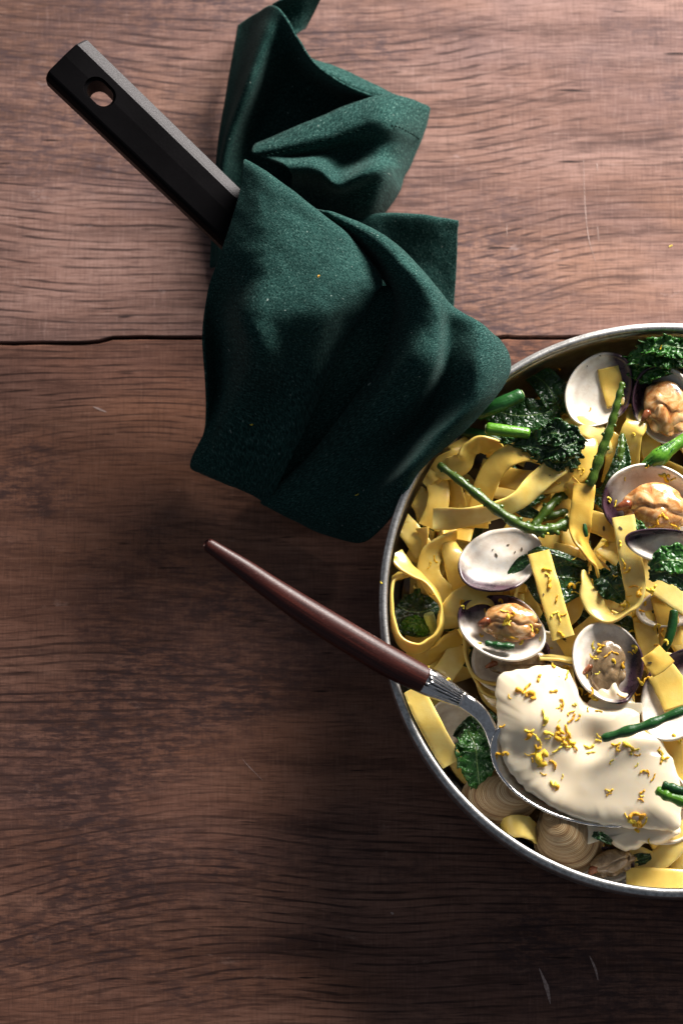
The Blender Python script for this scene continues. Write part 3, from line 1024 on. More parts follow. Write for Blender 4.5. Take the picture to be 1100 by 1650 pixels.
# the curled-over ring beside the ribbed shells
ribbon([(803, 1352, 30, 0), (806, 1340, 40, 0), (818, 1333, 48, 0), (838, 1331, 51, 0), (856, 1337, 48, 0), (866, 1350, 38, 0), (864, 1365, 28, 0)],
       'short curled pasta ring standing beside the ribbed shells', hfix=(0.12, -1, 0.1), n=9)


# ------------------------------------------------------------------ clams
def frame(ang, tdir, tilt):
    """local axes: y points away from the hinge, z is the valve normal"""
    h = Vector((math.cos(R(ang)), math.sin(R(ang)), 0))
    y = -h
    z = Vector((0, 0, 1))
    x = y.cross(z)
    M = Matrix((x, y, z)).transposed()
    axis = Vector((-math.sin(R(tdir)), math.cos(R(tdir)), 0))
    return Matrix.Rotation(R(tilt), 3, axis) @ M


def valve(parent, px, py, z, a, b, hinge, tdir=90, tilt=0, depth=9, convex=False, name='shell', seed=0.0, flip=False):
    c = W(px, py, z)
    M = frame(hinge, tdir, tilt)
    A, B = a * PXM, b * PXM
    nr, ns = (90, 72) if convex else (26, 72)
    V, UV, GR = [], [], []
    D = depth / 1000
    for r in range(nr + 1):
        t = r / nr
        for k in range(ns):
            th = 2 * math.pi * k / ns
            ox = math.cos(th)
            oy = math.sin(th)
            # outline: rounded at the free edge, slightly pointed at the hinge and a bit lopsided
            sx = 1.0 - 0.16 * max(0, -oy) ** 2 + 0.02 * nz(ox * 2, oy * 2, seed)
            x = ox * sx
            y = oy * (1.0 + 0.02 * nz(ox * 1.5, oy * 1.5, seed + 4)) + 0.10 * ox * max(0, -oy)
            # growth lines start at the beak
            ux, uy = 0.12, -0.93
            X = ux + (x - ux) * t
            Y = uy + (y - uy) * t
            # dome height from the distance to the outline along this ray
            rr = min(1.0, math.hypot(X / max(sx, .5), Y))
            hgt = (1 - rr ** 2.2) ** 0.62 if rr < 1 else 0.0
            hgt *= 1.0 - 0.22 * Y
            zz = D * hgt
            if convex:
                zz += 0.00006 * math.sin(t * 2 * math.pi * 42 + 1.5 * nz(X * 3, Y * 3, seed)) * min(1, t * 2) + 0.0003 * nz(X * 3, Y * 3, seed)
            else:
                zz = -zz + 0.0004 * nz(X * 2.2, Y * 2.2, seed)
            V.append(c + M @ Vector((X * A, Y * B, zz)))
            UV.append((0.5 + (-0.5 if flip else 0.5) * X, 0.5 + 0.5 * Y))
            GR.append(t)
    F = grid_faces(nr + 1, ns, 0, True)
    o = mk(name, [clamp_pan(v) for v in V], F, SH_OUT if convex else SH_IN, parent, uv=UV, attr={'grow': GR})
    solid(o, 0.0011, -1.0 if convex else 1.0)
    return o, c, M


def meat(parent, px, py, z, a, b, rot, h=9, mat=None, seed=0.0):
    """lumpy clam body with a frilled mantle along one edge"""
    c = W(px, py, z)
    V, F = [], []
    nr, ns = 34, 64
    A, B, H = a * PXM, b * PXM, h / 1000
    cr, sr = math.cos(R(rot)), math.sin(R(rot))
    for i in range(nr + 1):
        ph = math.pi * i / nr
        for k in range(ns):
            th = 2 * math.pi * k / ns
            d = Vector((math.sin(ph) * math.cos(th), math.sin(ph) * math.sin(th), math.cos(ph)))
            f = 1 + 0.16 * nz(d.x * 1.3 + seed, d.y * 1.3, d.z * 1.3) + 0.03 * nz(d.x * 4 + seed, d.y * 3, d.z * 3)
            # body, siphon and mantle lobes with soft creases between them
            w1 = d.x + 0.5 * nz(d.x * 1.7 + seed, d.y * 1.7, seed)
            w2 = d.y + 0.6 * nz(d.x * 1.9, d.y * 1.4 + seed, seed + 2)
            up = max(0, d.z + 0.35)
            f -= 0.13 * math.exp(-((w2 + 0.28) / 0.12) ** 2) * up
            f -= 0.06 * math.exp(-((w1 - 0.42) / 0.14) ** 2) * up * (0.5 + 0.5 * d.y)
            f += 0.10 * math.exp(-((w1 + 0.3) ** 2 + (w2 - 0.2) ** 2) / 0.10) * up
            f += 0.012 * nz(d.x * 9 + seed, d.y * 5, d.z * 5)
            v = Vector((d.x * A * f, d.y * B * f, d.z * H * 0.5 * f))
            V.append(c + Vector((v.x * cr - v.y * sr, v.x * sr + v.y * cr, v.z)))
    F = grid_faces(nr + 1, ns, 0, True)
    o = mk('meat', V, F, mat or MEAT, parent)
    # siphon: a dark brown nub at one end
    e = Vector((-0.93 * A, -0.15 * B, H * 0.12))
    e2 = Vector((-1.22 * A, -0.42 * B, H * 0.10))
    rt = lambda v: c + Vector((v.x * cr - v.y * sr, v.x * sr + v.y * cr, v.z))
    v3, f3 = tube_mesh([rt(e * 0.85), rt(e), rt((e + e2) / 2), rt(e2)], [H * 0.20, H * 0.22, H * 0.17, H * 0.10], 12)
    mk('siphon', v3, f3, SIPH, o)
    # mantle: a thin wavy skirt along the lower edge of the body
    V2 = []
    n2 = 60
    for i in range(n2 + 1):
        t = i / n2
        th = R(190 + 170 * t)
        for k in range(6):
            u = k / 5
            wv = 0.10 * math.sin(t * 30 + seed) + 0.12 * nz(t * 6, u, seed)
            rr = 0.82 + u * (0.30 + wv * 0.6)
            x, y = math.cos(th) * rr, math.sin(th) * rr
            zz = H * (0.14 - 0.20 * u + 0.9 * wv * u)
            V2.append(c + Vector((x * A * cr - y * B * sr, x * A * sr + y * B * cr, zz)))
    m = mk('mantle', V2, grid_faces(n2 + 1, 6), mat or MEAT, o)
    solid(m, 0.0008)
    return o


def clam(px, py, z, label):
    return thing('clam', W(px, py, z), label, 'clam')


c = clam(1015, 662, 34, 'open clam by the inner wall, one half empty with a pasta square, one with meat')
valve(c, 966, 628, 50, 65, 50, -36, -90, 4, 6, seed=1, flip=True)
valve(c, 1069, 652, 50, 65, 49, 195, -90, 8, 9, seed=2)
meat(c, 1071, 655, 48, 35, 44, 10, 9, MEAT, 1.3)
pv, pf = ribbon_mesh([(979, 592, 47, 0, 1.0), (985, 620, 45, 0, 1.0), (993, 655, 46, 0, 0.9)], seed=77)
mk('pasta_piece', pv, pf, PASTA, None, 'yellow square of pasta stuck inside the empty upright shell', 'pasta')

c = clam(1045, 850, 38, 'open clam with plump orange meat beside the green bud')
valve(c, 1046, 812, 57, 75, 64, 262, -80, 10, 8, seed=3)
meat(c, 1056, 815, 57, 52, 36, -8, 12, MEAT, 2.1)

c = clam(1080, 885, 46, 'tilted white clam half with purple pointed tip behind the lobed leaf')
valve(c, 1086, 884, 69, 78, 27, 78, -95, 24, 6, seed=4, flip=True)

c = clam(830, 952, 40, 'open clam with one empty white half and one half of meat sprinkled with zest')
valve(c, 806, 901, 57, 70, 52, -62, 90, 16, 6, seed=5)
valve(c, 808, 1009, 57, 71, 51, 66, 80, 6, 7, seed=6, flip=True)
meat(c, 822, 1001, 56, 42, 29, -6, 10, MEAT, 3.7)

c = clam(825, 1062, 34, 'pale clam half lying in shade beneath the zest-sprinkled clam')
valve(c, 822, 1060, 44, 52, 62, 18, -90, 8, 9, seed=7)
meat(c, 835, 1066, 42, 44, 24, 0, 7, MEAT_D, 4.4)

c = clam(985, 1070, 36, 'tall open clam half with dark meat dipping into the cream')
valve(c, 980, 1067, 57, 54, 67, -72, 60, 8, 6.5, seed=8, flip=True)
meat(c, 976, 1074, 54, 28, 44, -12, 7, MEAT_D, 5.2)

c = clam(1090, 1118, 36, 'large white clam half holding yellow pasta, crossed by a samphire stick')
valve(c, 1092, 1118, 54, 80, 54, 150, 80, 6, 6.5, seed=9)
pv, pf = ribbon_mesh([(1062, 1080, 52, 0, 1.3), (1078, 1105, 51, 0, 1.4), (1092, 1140, 52, 0, 1.3)], seed=78)
mk('pasta_piece', pv, pf, PASTA, None, 'broad yellow pasta piece lying inside the large white shell', 'pasta')

c = clam(808, 1285, 26, 'closed tan clam with fine ridges between leaf, rim and spoon')
valve(c, 806, 1284, 38, 44, 62, 5, 180, 8, 14, True, 'ribbed_shell', 10)
c = clam(912, 1352, 26, 'closed tan clam with fine ridges between pasta ring and dark meat')
valve(c, 913, 1350, 38, 54, 58, 128, -60, 10, 15, True, 'ribbed_shell', 11)

c = clam(975, 1392, 26, 'grey glossy clam meat in its shell at the rim below the cream')
valve(c, 974, 1394, 40, 44, 26, 90, -90, 10, 7, seed=12)
meat(c, 985, 1388, 42, 34, 20, 18, 10, MEAT_D, 6.6)

c = clam(728, 1168, 30, 'white clam half hiding under the spoon neck beside the leaf')
valve(c, 730, 1168, 40, 42, 40, 0, 160, 12, 7, seed=13)

c = clam(1085, 978, 30, 'shaded clam half under the flat ribbon, crossed by a thin stem')
valve(c, 1082, 978, 42, 56, 30, 100, -90, 14, 8, seed=14)

c = clam(893, 1045, 36, 'narrow grey-purple clam half seen edge-on above the cream')
valve(c, 893, 1046, 42, 52, 20, 60, -60, 40, 7, seed=15)

c = clam(1045, 1300, 36, 'clam half drowned in cream with only its thin brown edge showing')
valve(c, 1040, 1290, 45, 84, 62, 230, -90, 4, 9, seed=16)


# ------------------------------------------------------------------ greens
def leaf_mesh(mid, wid, ruf=0.0, freq=9.0, cup=0.15, seed=0.0, nl=60, nw=26, lob=0.0, roll=0.0):
    """mid: (px, py, z) midrib; wid: half widths in px at each midrib point (left, right)"""
    Q = crom([(*W(*m), w[0] * PXM, w[1] * PXM) for m, w in zip(mid, wid)], max(3, nl // (len(mid) - 1)))
    V, UV = [], []
    n = len(Q)
    for i, q in enumerate(Q):
        p = Vector(q[:3])
        T = (Vector(Q[min(i + 1, n - 1)][:3]) - Vector(Q[max(i - 1, 0)][:3])).normalized()
        H = T.cross(Vector((0, 0, 1))).normalized()
        U = H.cross(T)
        t = i / (n - 1)
        for k in range(nw + 1):
            s = k / nw * 2 - 1
            w = q[4] if s > 0 else q[3]
            e = abs(s)
            L = 1 + lob * (nz(t * 7 + seed, s * 0.6, 2.2) + 0.5 * nz(t * 17, s, seed)) * e
            ph = nz(t * freq, s * 1.3 + seed, 1.1) + 0.6 * nz(t * freq * 2.3, s * 2.0, seed + 3)
            up = cup * w * (e ** 1.7) + ruf * ph * (e ** 1.4) + 0.0008 * nz(t * 5, s * 3, seed)
            sh = ruf * 0.8 * nz(t * freq * 1.3 + 9, s * 2, seed) * e
            ang = roll * s
            V.append(p + H * (s * w * L) + U * up + T * sh)
            UV.append((k / nw, t))
    return V, grid_faces(n, nw + 1), UV


def leaf(mid, wid, label, mat=None, name='leaf', group=None, parent=None, **kw):
    V, F, UV = leaf_mesh(mid, wid, **kw)
    V = [clamp_pan(v) for v in V]
    o = mk(name, V, F, mat or LEAF_D, parent, label, 'leaf' if parent is None else None, group, uv=UV)
    solid(o, 0.00045)
    return o


# curly kale below the cut stalk
k = thing('kale_leaf', W(880, 715, 50), 'dark curly kale leaf beside the bright cut stalk', 'leaf')
leaf([(805, 710, 52), (840, 718, 55), (875, 724, 57), (905, 735, 55), (930, 752, 52)], [(4, 4), (18, 8), (34, 22), (34, 26), (10, 10)], None, LEAF_D, 'blade', parent=k, ruf=0.0055, freq=14, seed=1.2, nl=80, nw=34, lob=0.12)
leaf([(868, 705, 56), (890, 698, 60), (915, 705, 60), (936, 728, 57)], [(6, 6), (20, 22), (20, 24), (10, 10)], None, LEAF_D, 'frill', parent=k, ruf=0.0060, freq=17, seed=2.7, nl=70, nw=30, lob=0.15)
leaf([(880, 728, 58), (905, 722, 61), (930, 712, 59)], [(12, 14), (20, 24), (10, 14)], None, LEAF_D, 'frill', parent=k, ruf=0.0062, freq=18, seed=8.4, nl=60, nw=30, lob=0.15)
k = thing('kale_leaf', W(1062, 575, 44), 'bright curly kale leaf by the inner pan wall', 'leaf')
leaf([(1010, 580, 50), (1045, 572, 54), (1080, 570, 54), (1120, 575, 52)], [(6, 8), (22, 22), (26, 26), (20, 20)], None, LEAF_B, 'blade', parent=k, ruf=0.0060, freq=16, seed=4.1, nl=84, nw=34, lob=0.15)
leaf([(1035, 560, 55), (1065, 556, 58), (1105, 562, 56)], [(10, 12), (14, 20), (14, 20)], None, LEAF_B, 'frill', parent=k, ruf=0.0060, freq=18, seed=5.5, nl=66, nw=30, lob=0.15)
leaf([(1015, 595, 48), (1040, 600, 50), (1075, 590, 52)], [(8, 10), (16, 18), (12, 14)], None, LEAF_B, 'frill', parent=k, ruf=0.0060, freq=18, seed=7.5, nl=66, nw=30, lob=0.15)

leaf([(816, 928, 52), (845, 920, 53), (880, 925, 52), (915, 930, 51), (945, 935, 49)], [(2, 3), (26, 24), (36, 52), (30, 44), (22, 20)], 'flat dark leaf crossed by a straight pasta strip', LEAF_D, ruf=0.0012, freq=5, cup=0.06, seed=3.0)
leaf([(850, 892, 54), (872, 886, 57), (905, 896, 57), (946, 908, 53)], [(3, 4), (6, 12), (7, 13), (4, 6)], 'folded-over edge of dark leaf above the straight pasta strip', LEAF_D, ruf=0.0008, freq=6, cup=-0.6, seed=5.0)
leaf([(950, 925, 50), (968, 930, 53), (985, 945, 53), (1004, 968, 49)], [(4, 4), (14, 18), (20, 24), (8, 8)], 'crumpled dark leaf inside the pasta U', LEAF_D, ruf=0.0038, freq=9, seed=6.0, lob=0.1)
leaf([(1046, 914, 74), (1065, 904, 77), (1085, 902, 77), (1115, 908, 75)], [(6, 8), (18, 18), (24, 24), (18, 22)], 'bright lobed leaf lying against the tilted white shell', LEAF_B, ruf=0.0022, freq=8, seed=7.0, lob=0.35, cup=0.05)
leaf([(1045, 925, 60), (1068, 925, 62), (1090, 930, 61), (1118, 945, 58)], [(8, 10), (14, 12), (20, 16), (20, 20)], 'darker lobed leaf just under the bright lobed leaf', LEAF_D, ruf=0.0018, freq=8, seed=7.7, lob=0.3, cup=0.0)
leaf([(752, 1175, 44), (765, 1200, 48), (768, 1230, 50), (772, 1268, 47)], [(10, 12), (26, 30), (36, 34), (10, 14)], 'glossy crinkled green leaf between spoon bowl and rim', LEAF_B, ruf=0.0052, freq=11, seed=8.0, lob=0.25, cup=0.05)
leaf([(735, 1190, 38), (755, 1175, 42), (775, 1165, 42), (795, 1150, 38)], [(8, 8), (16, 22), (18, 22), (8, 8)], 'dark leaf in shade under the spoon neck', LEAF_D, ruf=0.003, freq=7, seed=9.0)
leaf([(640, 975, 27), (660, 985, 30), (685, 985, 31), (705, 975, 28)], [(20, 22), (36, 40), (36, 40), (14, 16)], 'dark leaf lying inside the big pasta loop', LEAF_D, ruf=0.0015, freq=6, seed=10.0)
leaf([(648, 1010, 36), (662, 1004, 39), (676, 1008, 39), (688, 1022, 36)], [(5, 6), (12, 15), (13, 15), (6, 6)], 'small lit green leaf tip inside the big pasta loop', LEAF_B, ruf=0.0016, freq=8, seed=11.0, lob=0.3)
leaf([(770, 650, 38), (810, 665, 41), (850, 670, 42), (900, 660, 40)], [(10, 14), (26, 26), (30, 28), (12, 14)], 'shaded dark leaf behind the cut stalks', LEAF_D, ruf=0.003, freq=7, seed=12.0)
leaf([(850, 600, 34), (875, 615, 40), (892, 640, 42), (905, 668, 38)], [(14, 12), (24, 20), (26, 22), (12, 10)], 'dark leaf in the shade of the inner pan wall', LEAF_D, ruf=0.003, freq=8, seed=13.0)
leaf([(1000, 700, 46), (1002, 725, 48), (998, 750, 50), (985, 775, 49), (970, 790, 45)], [(3, 3), (10, 10), (16, 14), (12, 12), (4, 4)], 'narrow dark leaf beside the upright samphire tip', LEAF_D, ruf=0.0016, freq=7, cup=0.4, seed=14.0)
leaf([(1020, 840, 60), (1030, 850, 62), (1046, 866, 60)], [(5, 6), (9, 10), (4, 5)], 'tiny bright leaf scrap below the plump clam', LEAF_B, ruf=0.0018, freq=9, seed=15.0, lob=0.3)
leaf([(830, 815, 42), (845, 824, 44), (868, 832, 42)], [(6, 8), (12, 10), (5, 5)], 'dark leaf scrap beneath the long samphire stem', LEAF_D, ruf=0.0015, freq=7, seed=16.0)
leaf([(1010, 1388, 36), (1030, 1384, 39), (1048, 1380, 38)], [(5, 5), (9, 10), (4, 4)], 'dark leaf scrap between the cream and the rim pasta', LEAF_D, ruf=0.0018, freq=8, seed=17.0)
leaf([(955, 1344, 52), (968, 1348, 54), (984, 1358, 51)], [(3, 4), (7, 7), (3, 3)], 'tiny dark leaf scrap in the cream below the spoon edge', LEAF_D, ruf=0.0018, freq=10, seed=18.0)
leaf([(1010, 620, 34), (1018, 640, 36), (1030, 600, 36)], [(10, 10), (12, 12), (8, 8)], 'dark leaf hidden between the clam halves and the wall', LEAF_D, ruf=0.002, freq=8, seed=19.0)
leaf([(945, 800, 36), (965, 800, 40), (985, 815, 40), (1000, 840, 36)], [(8, 8), (14, 14), (16, 16), (6, 6)], 'dark leaf in the gap beside the square cut ribbon', LEAF_D, ruf=0.002, freq=8, seed=20.0)
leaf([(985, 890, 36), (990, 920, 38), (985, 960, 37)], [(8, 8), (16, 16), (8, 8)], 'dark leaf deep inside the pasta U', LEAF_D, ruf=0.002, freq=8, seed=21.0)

GRX = random.Random(21)  # extra dark leaves, added to deepen the shade in the gaps
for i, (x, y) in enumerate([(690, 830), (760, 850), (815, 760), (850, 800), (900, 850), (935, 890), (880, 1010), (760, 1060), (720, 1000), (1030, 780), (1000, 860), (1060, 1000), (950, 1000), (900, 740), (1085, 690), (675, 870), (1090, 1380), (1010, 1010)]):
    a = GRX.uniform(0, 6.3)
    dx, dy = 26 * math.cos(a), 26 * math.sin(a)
    leaf([(x - dx, y - dy, 31), (x, y, 35), (x + dx, y + dy, 32)], [(6, 6), (18, 18), (6, 6)], 'dark leaf added to stand for deep shade between the pasta ribbons', LEAF_D, group='added dark leaves standing for shade in the pasta', ruf=0.003, freq=8, seed=30 + i, nl=24, nw=14)


def stalk(P, rad, label, mat, cap=True, name='stalk', cat='stalk', nubs=None, n=6):
    L = [W(x, y, z) for x, y, z in P]
    S = crom([(*p, r * PXM) for p, r in zip(L, rad)], n)
    pts = [s[:3] for s in S]
    rr = [s[3] * (1 + 0.05 * nz(i * 0.9, rad[0])) for i, s in enumerate(S)]
    if nubs:    # jointed samphire
        rr = [r * (1 + 0.13 * math.sin(i / len(rr) * nubs * 2 * math.pi)) for i, r in enumerate(rr)]
    rr = [rr[0] * 0.72] + rr + [rr[-1] * 0.72]
    d0 = (Vector(pts[0]) - Vector(pts[1])).normalized()
    d1 = (Vector(pts[-1]) - Vector(pts[-2])).normalized()
    pts = [tuple(Vector(pts[0]) + d0 * rr[0] * 0.4)] + list(pts) + [tuple(Vector(pts[-1]) + d1 * rr[-1] * 0.4)]
    V, F = tube_mesh(pts, rr, 12)
    uv = [((i % 12) / 12, (i // 12) / len(pts)) for i in range(len(V))]
    o = mk(name, V, F, mat, None, label, cat, uv=uv)
    if cap:
        m = len(pts)
        v2, f2 = tube_mesh([tuple(Vector(pts[0]) + d0 * 0.00015), tuple(Vector(pts[0]) + d0 * 0.00045)], [rr[0] * 0.92, rr[0] * 0.82], 12)
        mk('cut_end', v2, f2, CUT, o)
    return o, pts, rr


stalk([(786, 691, 58), (815, 694, 59), (850, 698, 58)], [11, 10, 9], 'bright green cut stalk lying across the kale', STALK_B)
stalk([(842, 700, 54), (855, 718, 53), (862, 735, 50)], [5, 4, 3], 'thin bright stem curving off the cut stalk', STALK_B, False)
stalk([(838, 636, 54), (805, 652, 54), (770, 666, 50)], [11, 13, 13], 'thick dark green stalk beside the napkin', STALK_E)
stalk([(742, 694, 44), (780, 702, 46), (815, 716, 46)], [8, 9, 7], 'dark green stalk shaded under the bright cut stalk', STALK_E)
stalk([(690, 990, 40), (694, 1002, 38), (697, 1016, 33)], [9, 9, 10], 'stubby pale stalk end inside the big pasta loop', CUT, False)
stalk([(1112, 700, 56), (1080, 722, 58), (1058, 738, 58), (1030, 752, 55)], [9, 11, 15, 3], 'green bud on a thick stem above the plump clam', STALK_B, False, 'bud_stem', 'stem')
leaf([(1088, 712, 60), (1065, 730, 62), (1038, 752, 59)], [(4, 4), (10, 9), (3, 3)], 'pointed green leaf wrapped round the bud stem', LEAF_B, ruf=0.0008, freq=5, cup=-0.3, seed=23)
stalk([(1085, 985, 48), (1082, 1010, 48), (1075, 1035, 47), (1064, 1055, 44)], [7, 8, 7, 5], 'thin dark green stem crossing the shaded clam half', STALK_E, False)
stalk([(955, 905, 46), (958, 925, 46)], [4, 4], 'tiny green stem scrap beside the crumpled leaf', STALK_E, False)
stalk([(941, 845, 60), (942, 855, 60), (944, 864, 59)], [3, 4, 3], 'tiny green fleck on the square cut ribbon', STALK_E, False)


def samphire(P, rad, label, nubs, buds=True, mat=None, fork=None):
    o, pts, rr = stalk(P, rad, label, mat or STALK_D, False, 'samphire', 'samphire', nubs, 10)
    if buds:
        for i in range(3, len(pts) - 2, 4):
            p = Vector(pts[i])
            T = (Vector(pts[i + 1]) - p).normalized()
            H = T.cross(Vector((0, 0, 1))).normalized()
            s = random.choice((-1, 1))
            d = (H * s * 0.9 + T * 0.5 + Vector((0, 0, 0.3))).normalized()
            r = rr[i]
            q = [p + d * r * 0.5, p + d * r * 1.15, p + d * r * 1.5]
            v, f = tube_mesh(q, [r * 0.42, r * 0.42, r * 0.15], 8)
            mk('bud', v, f, mat or STALK_D, o)
    return o


samphire([(707, 749, 60), (745, 778, 62), (790, 814, 63), (830, 842, 62), (862, 854, 59), (890, 852, 56), (916, 842, 52)], [5.5, 7, 8, 8.5, 8.5, 9, 9], 'long samphire stem lying across the twisting pasta ribbons', 9)
samphire([(1002, 617, 66), (994, 648, 66), (982, 690, 64), (966, 735, 62), (950, 782, 60)], [4.5, 6, 7, 8, 7], 'upright samphire tip leaning on the empty shell', 8)
samphire([(970, 1190, 66), (1000, 1181, 67), (1040, 1169, 67), (1075, 1155, 66), (1115, 1138, 65)], [6, 8, 8, 7.5, 7], 'dark smooth samphire stick lying over cream and white shell', 4, False, STALK_E)
samphire([(1058, 1273, 66), (1075, 1282, 66), (1110, 1294, 65)], [7, 9, 10], 'lower of two samphire fingers resting on the cream', 3, False, STALK_B)
samphire([(1068, 1264, 67), (1085, 1270, 67), (1115, 1280, 66)], [6, 7, 8], 'upper of two samphire fingers resting on the cream', 3, False, STALK_E)
samphire([(782, 1036, 58), (803, 1040, 58), (827, 1042, 58)], [4, 6, 5], 'short samphire chunk lying in the zest-sprinkled shell', 3, False, STALK_E)
samphire([(858, 850, 50), (880, 822, 48), (905, 795, 44), (912, 780, 40)], [7, 8, 8, 7], 'shaded samphire branch rising from the long stem', 4, True)
samphire([(860, 836, 44), (885, 832, 46), (912, 824, 44)], [6, 7, 6], 'shaded samphire piece behind the long stem', 4, False)
samphire([(1002, 700, 52), (1001, 720, 54), (997, 742, 54)], [3.5, 5, 5], 'thin dark samphire tip under the upper clam hinge', 4, True)


# ------------------------------------------------------------------ spoon
sp = thing('serving_spoon', W(632, 1066, 60), 'silver serving spoon with dark red wooden handle resting on the rim', 'spoon')


def ring_loft(C, seg=24, flat=0.8):
    """C: (px, py, zmm, radius px)"""
    S = crom([(*W(c[0], c[1], c[2]), c[3] * PXM) for c in C], 10)
    V, F = tube_mesh([s[:3] for s in S], [s[3] for s in S], seg, True, flat)
    return V, F, len(S)


V, F, n = ring_loft([(333, 876, 92.4, 7), (336, 878, 92, 10.5), (352, 889, 91, 12.2), (395, 918, 87.5, 16), (440, 950, 84, 19), (500, 990, 79.5, 22.5), (560, 1027, 75.2, 24), (610, 1057, 71.6, 24.5), (650, 1079, 68.8, 24), (684, 1096, 66.4, 22)])
uv = [((i // 24) / n, (i % 24) / 24) for i in range(len(V))]
mk('handle', V, F, ROSE, sp, uv=uv)
V, F, n = ring_loft([(672, 1090, 66.8, 22.3), (690, 1099, 65.8, 22.6), (712, 1110, 64.0, 19.5), (738, 1124, 62.0, 15), (744, 1127, 61.6, 14.2), (747, 1129, 61.4, 13.4), (760, 1138, 60.6, 13.2), (776, 1153, 59, 12.2), (788, 1172, 56.5, 11.2), (796, 1192, 54, 12), (804, 1208, 52.0, 15)], flat=0.62)
fer = mk('neck', V, F, SILV, sp)


def on_ferrule(u, f, lift):
    """u along the ferrule, f across it (-1..1)"""
    hw = 19.0 * (1 - u) + 11.5 * u
    st = 16 * (1 - abs(f)) * (1 - u)               # chevron-shaped start
    q = W(678 + 64 * u + st * 0.85, 1092.5 + 33.5 * u + st * 0.45, 66.4 - 4.6 * u)
    return q + Vector((0.47, 0.88, 0)) * f * hw * PXM + Vector((0, 0, 0.66 * hw * PXM * math.sqrt(max(0, 1 - f * f * 0.80)) + lift))


PV = [on_ferrule(i / 10, -0.96 + 1.92 * k / 16, 0.00035) for i in range(11) for k in range(17)]
pn = mk('panel', PV, grid_faces(11, 17), FER_DARK, fer)
solid(pn, 0.0004)
for j in range(7):      # raised ribs fanning over the dark panel
    P = [on_ferrule(t / 10, (j - 3) / 3 * 0.90, 0.00065) for t in range(11)]
    v, ff = tube_mesh(P, [0.00062 - 0.00026 * t / 10 for t in range(11)], 8)
    mk('rib', v, ff, SILV, fer)
P = [on_ferrule(1.03, -0.96 + 1.92 * k / 12, 0.0006) for k in range(13)]
v, ff = tube_mesh(P, [0.0006] * 13, 8)
mk('collar', v, ff, SILV, fer)


def bowl():
    c = W(934, 1243, 55.5)
    ang = R(-21)
    ax = Vector((math.cos(ang), math.sin(ang), -0.035)).normalized()
    ay = Vector((0, 0, 1)).cross(ax).normalized()
    az = ax.cross(ay)
    A, B = 150 * PXM, 82 * PXM
    V = []
    nr, ns = 24, 96
    for r in range(nr + 1):
        t = r / nr
        for k in range(ns):
            th = 2 * math.pi * k / ns
            x, y = math.cos(th), math.sin(th)
            y *= 1 - 0.10 * x
            z = -0.013 * (1 - t ** 2.3)
            # bends up a little towards the neck
            V.append(c + ax * (x * A * t) + ay * (y * B * t) + az * z)
    F = grid_faces(nr + 1, ns, 0, True)
    o = mk('bowl', V, F, SILV, sp)
    solid(o, 0.0014, -1.0)
    subd(o, 1)


bowl()


# ------------------------------------------------------------------ cream
def blob(outline, zbase, thick, humps, label, seed=0.0, center=None, edge=0.16):
    O = crom(outline, 12, True)
    O = [(p[0] + 3.0 * nz(p[0] / 14, p[1] / 14, seed), p[1] + 3.0 * nz(p[0] / 14, p[1] / 14, seed + 7)) for p in O]
    cx = center[0] if center else sum(p[0] for p in O) / len(O)
    cy = center[1] if center else sum(p[1] for p in O) / len(O)
    V, F = [], []
    nr, ns = 56, len(O)

    def zb(x, y):
        return zbase[0] + zbase[1] * (x - cx) / 100 + zbase[2] * (y - cy) / 100

    for r in range(nr + 1):
        t = math.sin(math.pi / 2 * r / nr)
        for k in range(ns):
            x = cx + (O[k][0] - cx) * t
            y = cy + (O[k][1] - cy) * t
            e = (1 - t) / edge
            prof = math.sqrt(1 - (1 - min(1, e)) ** 2)
            z = zb(x, y) + thick * prof
            for hx, hy, hr, hz in humps:
                d2 = ((x - hx) ** 2 + (y - hy) ** 2) / hr ** 2
                z += hz * math.exp(-d2) * prof
            z += (0.9 * nz(x / 60, y / 60, seed) + 0.45 * math.sin((x * 0.35 + y * 0.94) / 11 + 3.5 * nz(x / 50, y / 50, seed + 2)) * max(0, nz(x / 70, y / 70, seed + 5) + 0.25)) * prof
            V.append(W(x, y, z))
    m = len(V)
    for k in range(ns):    # skirt under the edge, kept inside the outline
        x = cx + (O[k][0] - cx) * 0.93
        y = cy + (O[k][1] - cy) * 0.93
        V.append(W(x, y, zb(x, y) - 3.5))
    F = grid_faces(nr + 2, ns, 0, True)
    F.append(tuple(m + k for k in range(ns)))
    return mk('cream', V, F, CREAM, None, label, 'cream')


blob([(803, 1092), (812, 1082), (840, 1078), (870, 1072), (905, 1076), (925, 1095), (940, 1130), (985, 1142), (1010, 1138), (1030, 1150), (1030, 1172), (1062, 1190), (1082, 1225), (1096, 1270), (1097, 1320), (1088, 1338), (1055, 1337), (1010, 1334), (960, 1328), (910, 1312), (865, 1285), (835, 1262), (815, 1235), (806, 1205), (800, 1150), (797, 1115)],
     (54.6, -0.6, -0.4), 4.2,
     [(865, 1165, 45, 5.0), (880, 1120, 35, 2.0), (952, 1195, 30, -4.2), (1010, 1235, 55, 2.0), (905, 1255, 40, -2.4), (985, 1290, 50, 1.0), (905, 1305, 60, 1.2), (830, 1210, 18, -2.0), (1060, 1300, 30, 1.5)],
     'pale cream heaped in the spoon bowl and sprinkled with zest', 1.0, (940, 1210), 0.32)
blob([(915, 1322), (950, 1330), (1000, 1330), (1050, 1330), (1088, 1328), (1095, 1342), (1080, 1352), (1058, 1362), (1040, 1358), (1030, 1366), (1010, 1372), (992, 1366), (975, 1352), (955, 1350), (940, 1362), (928, 1345)],
     (46, 0, 0), 5.5, [(1040, 1345, 30, 1.5)], 'cream dripping over the shells below the spoon edge', 2.0, (1005, 1342), 0.35)
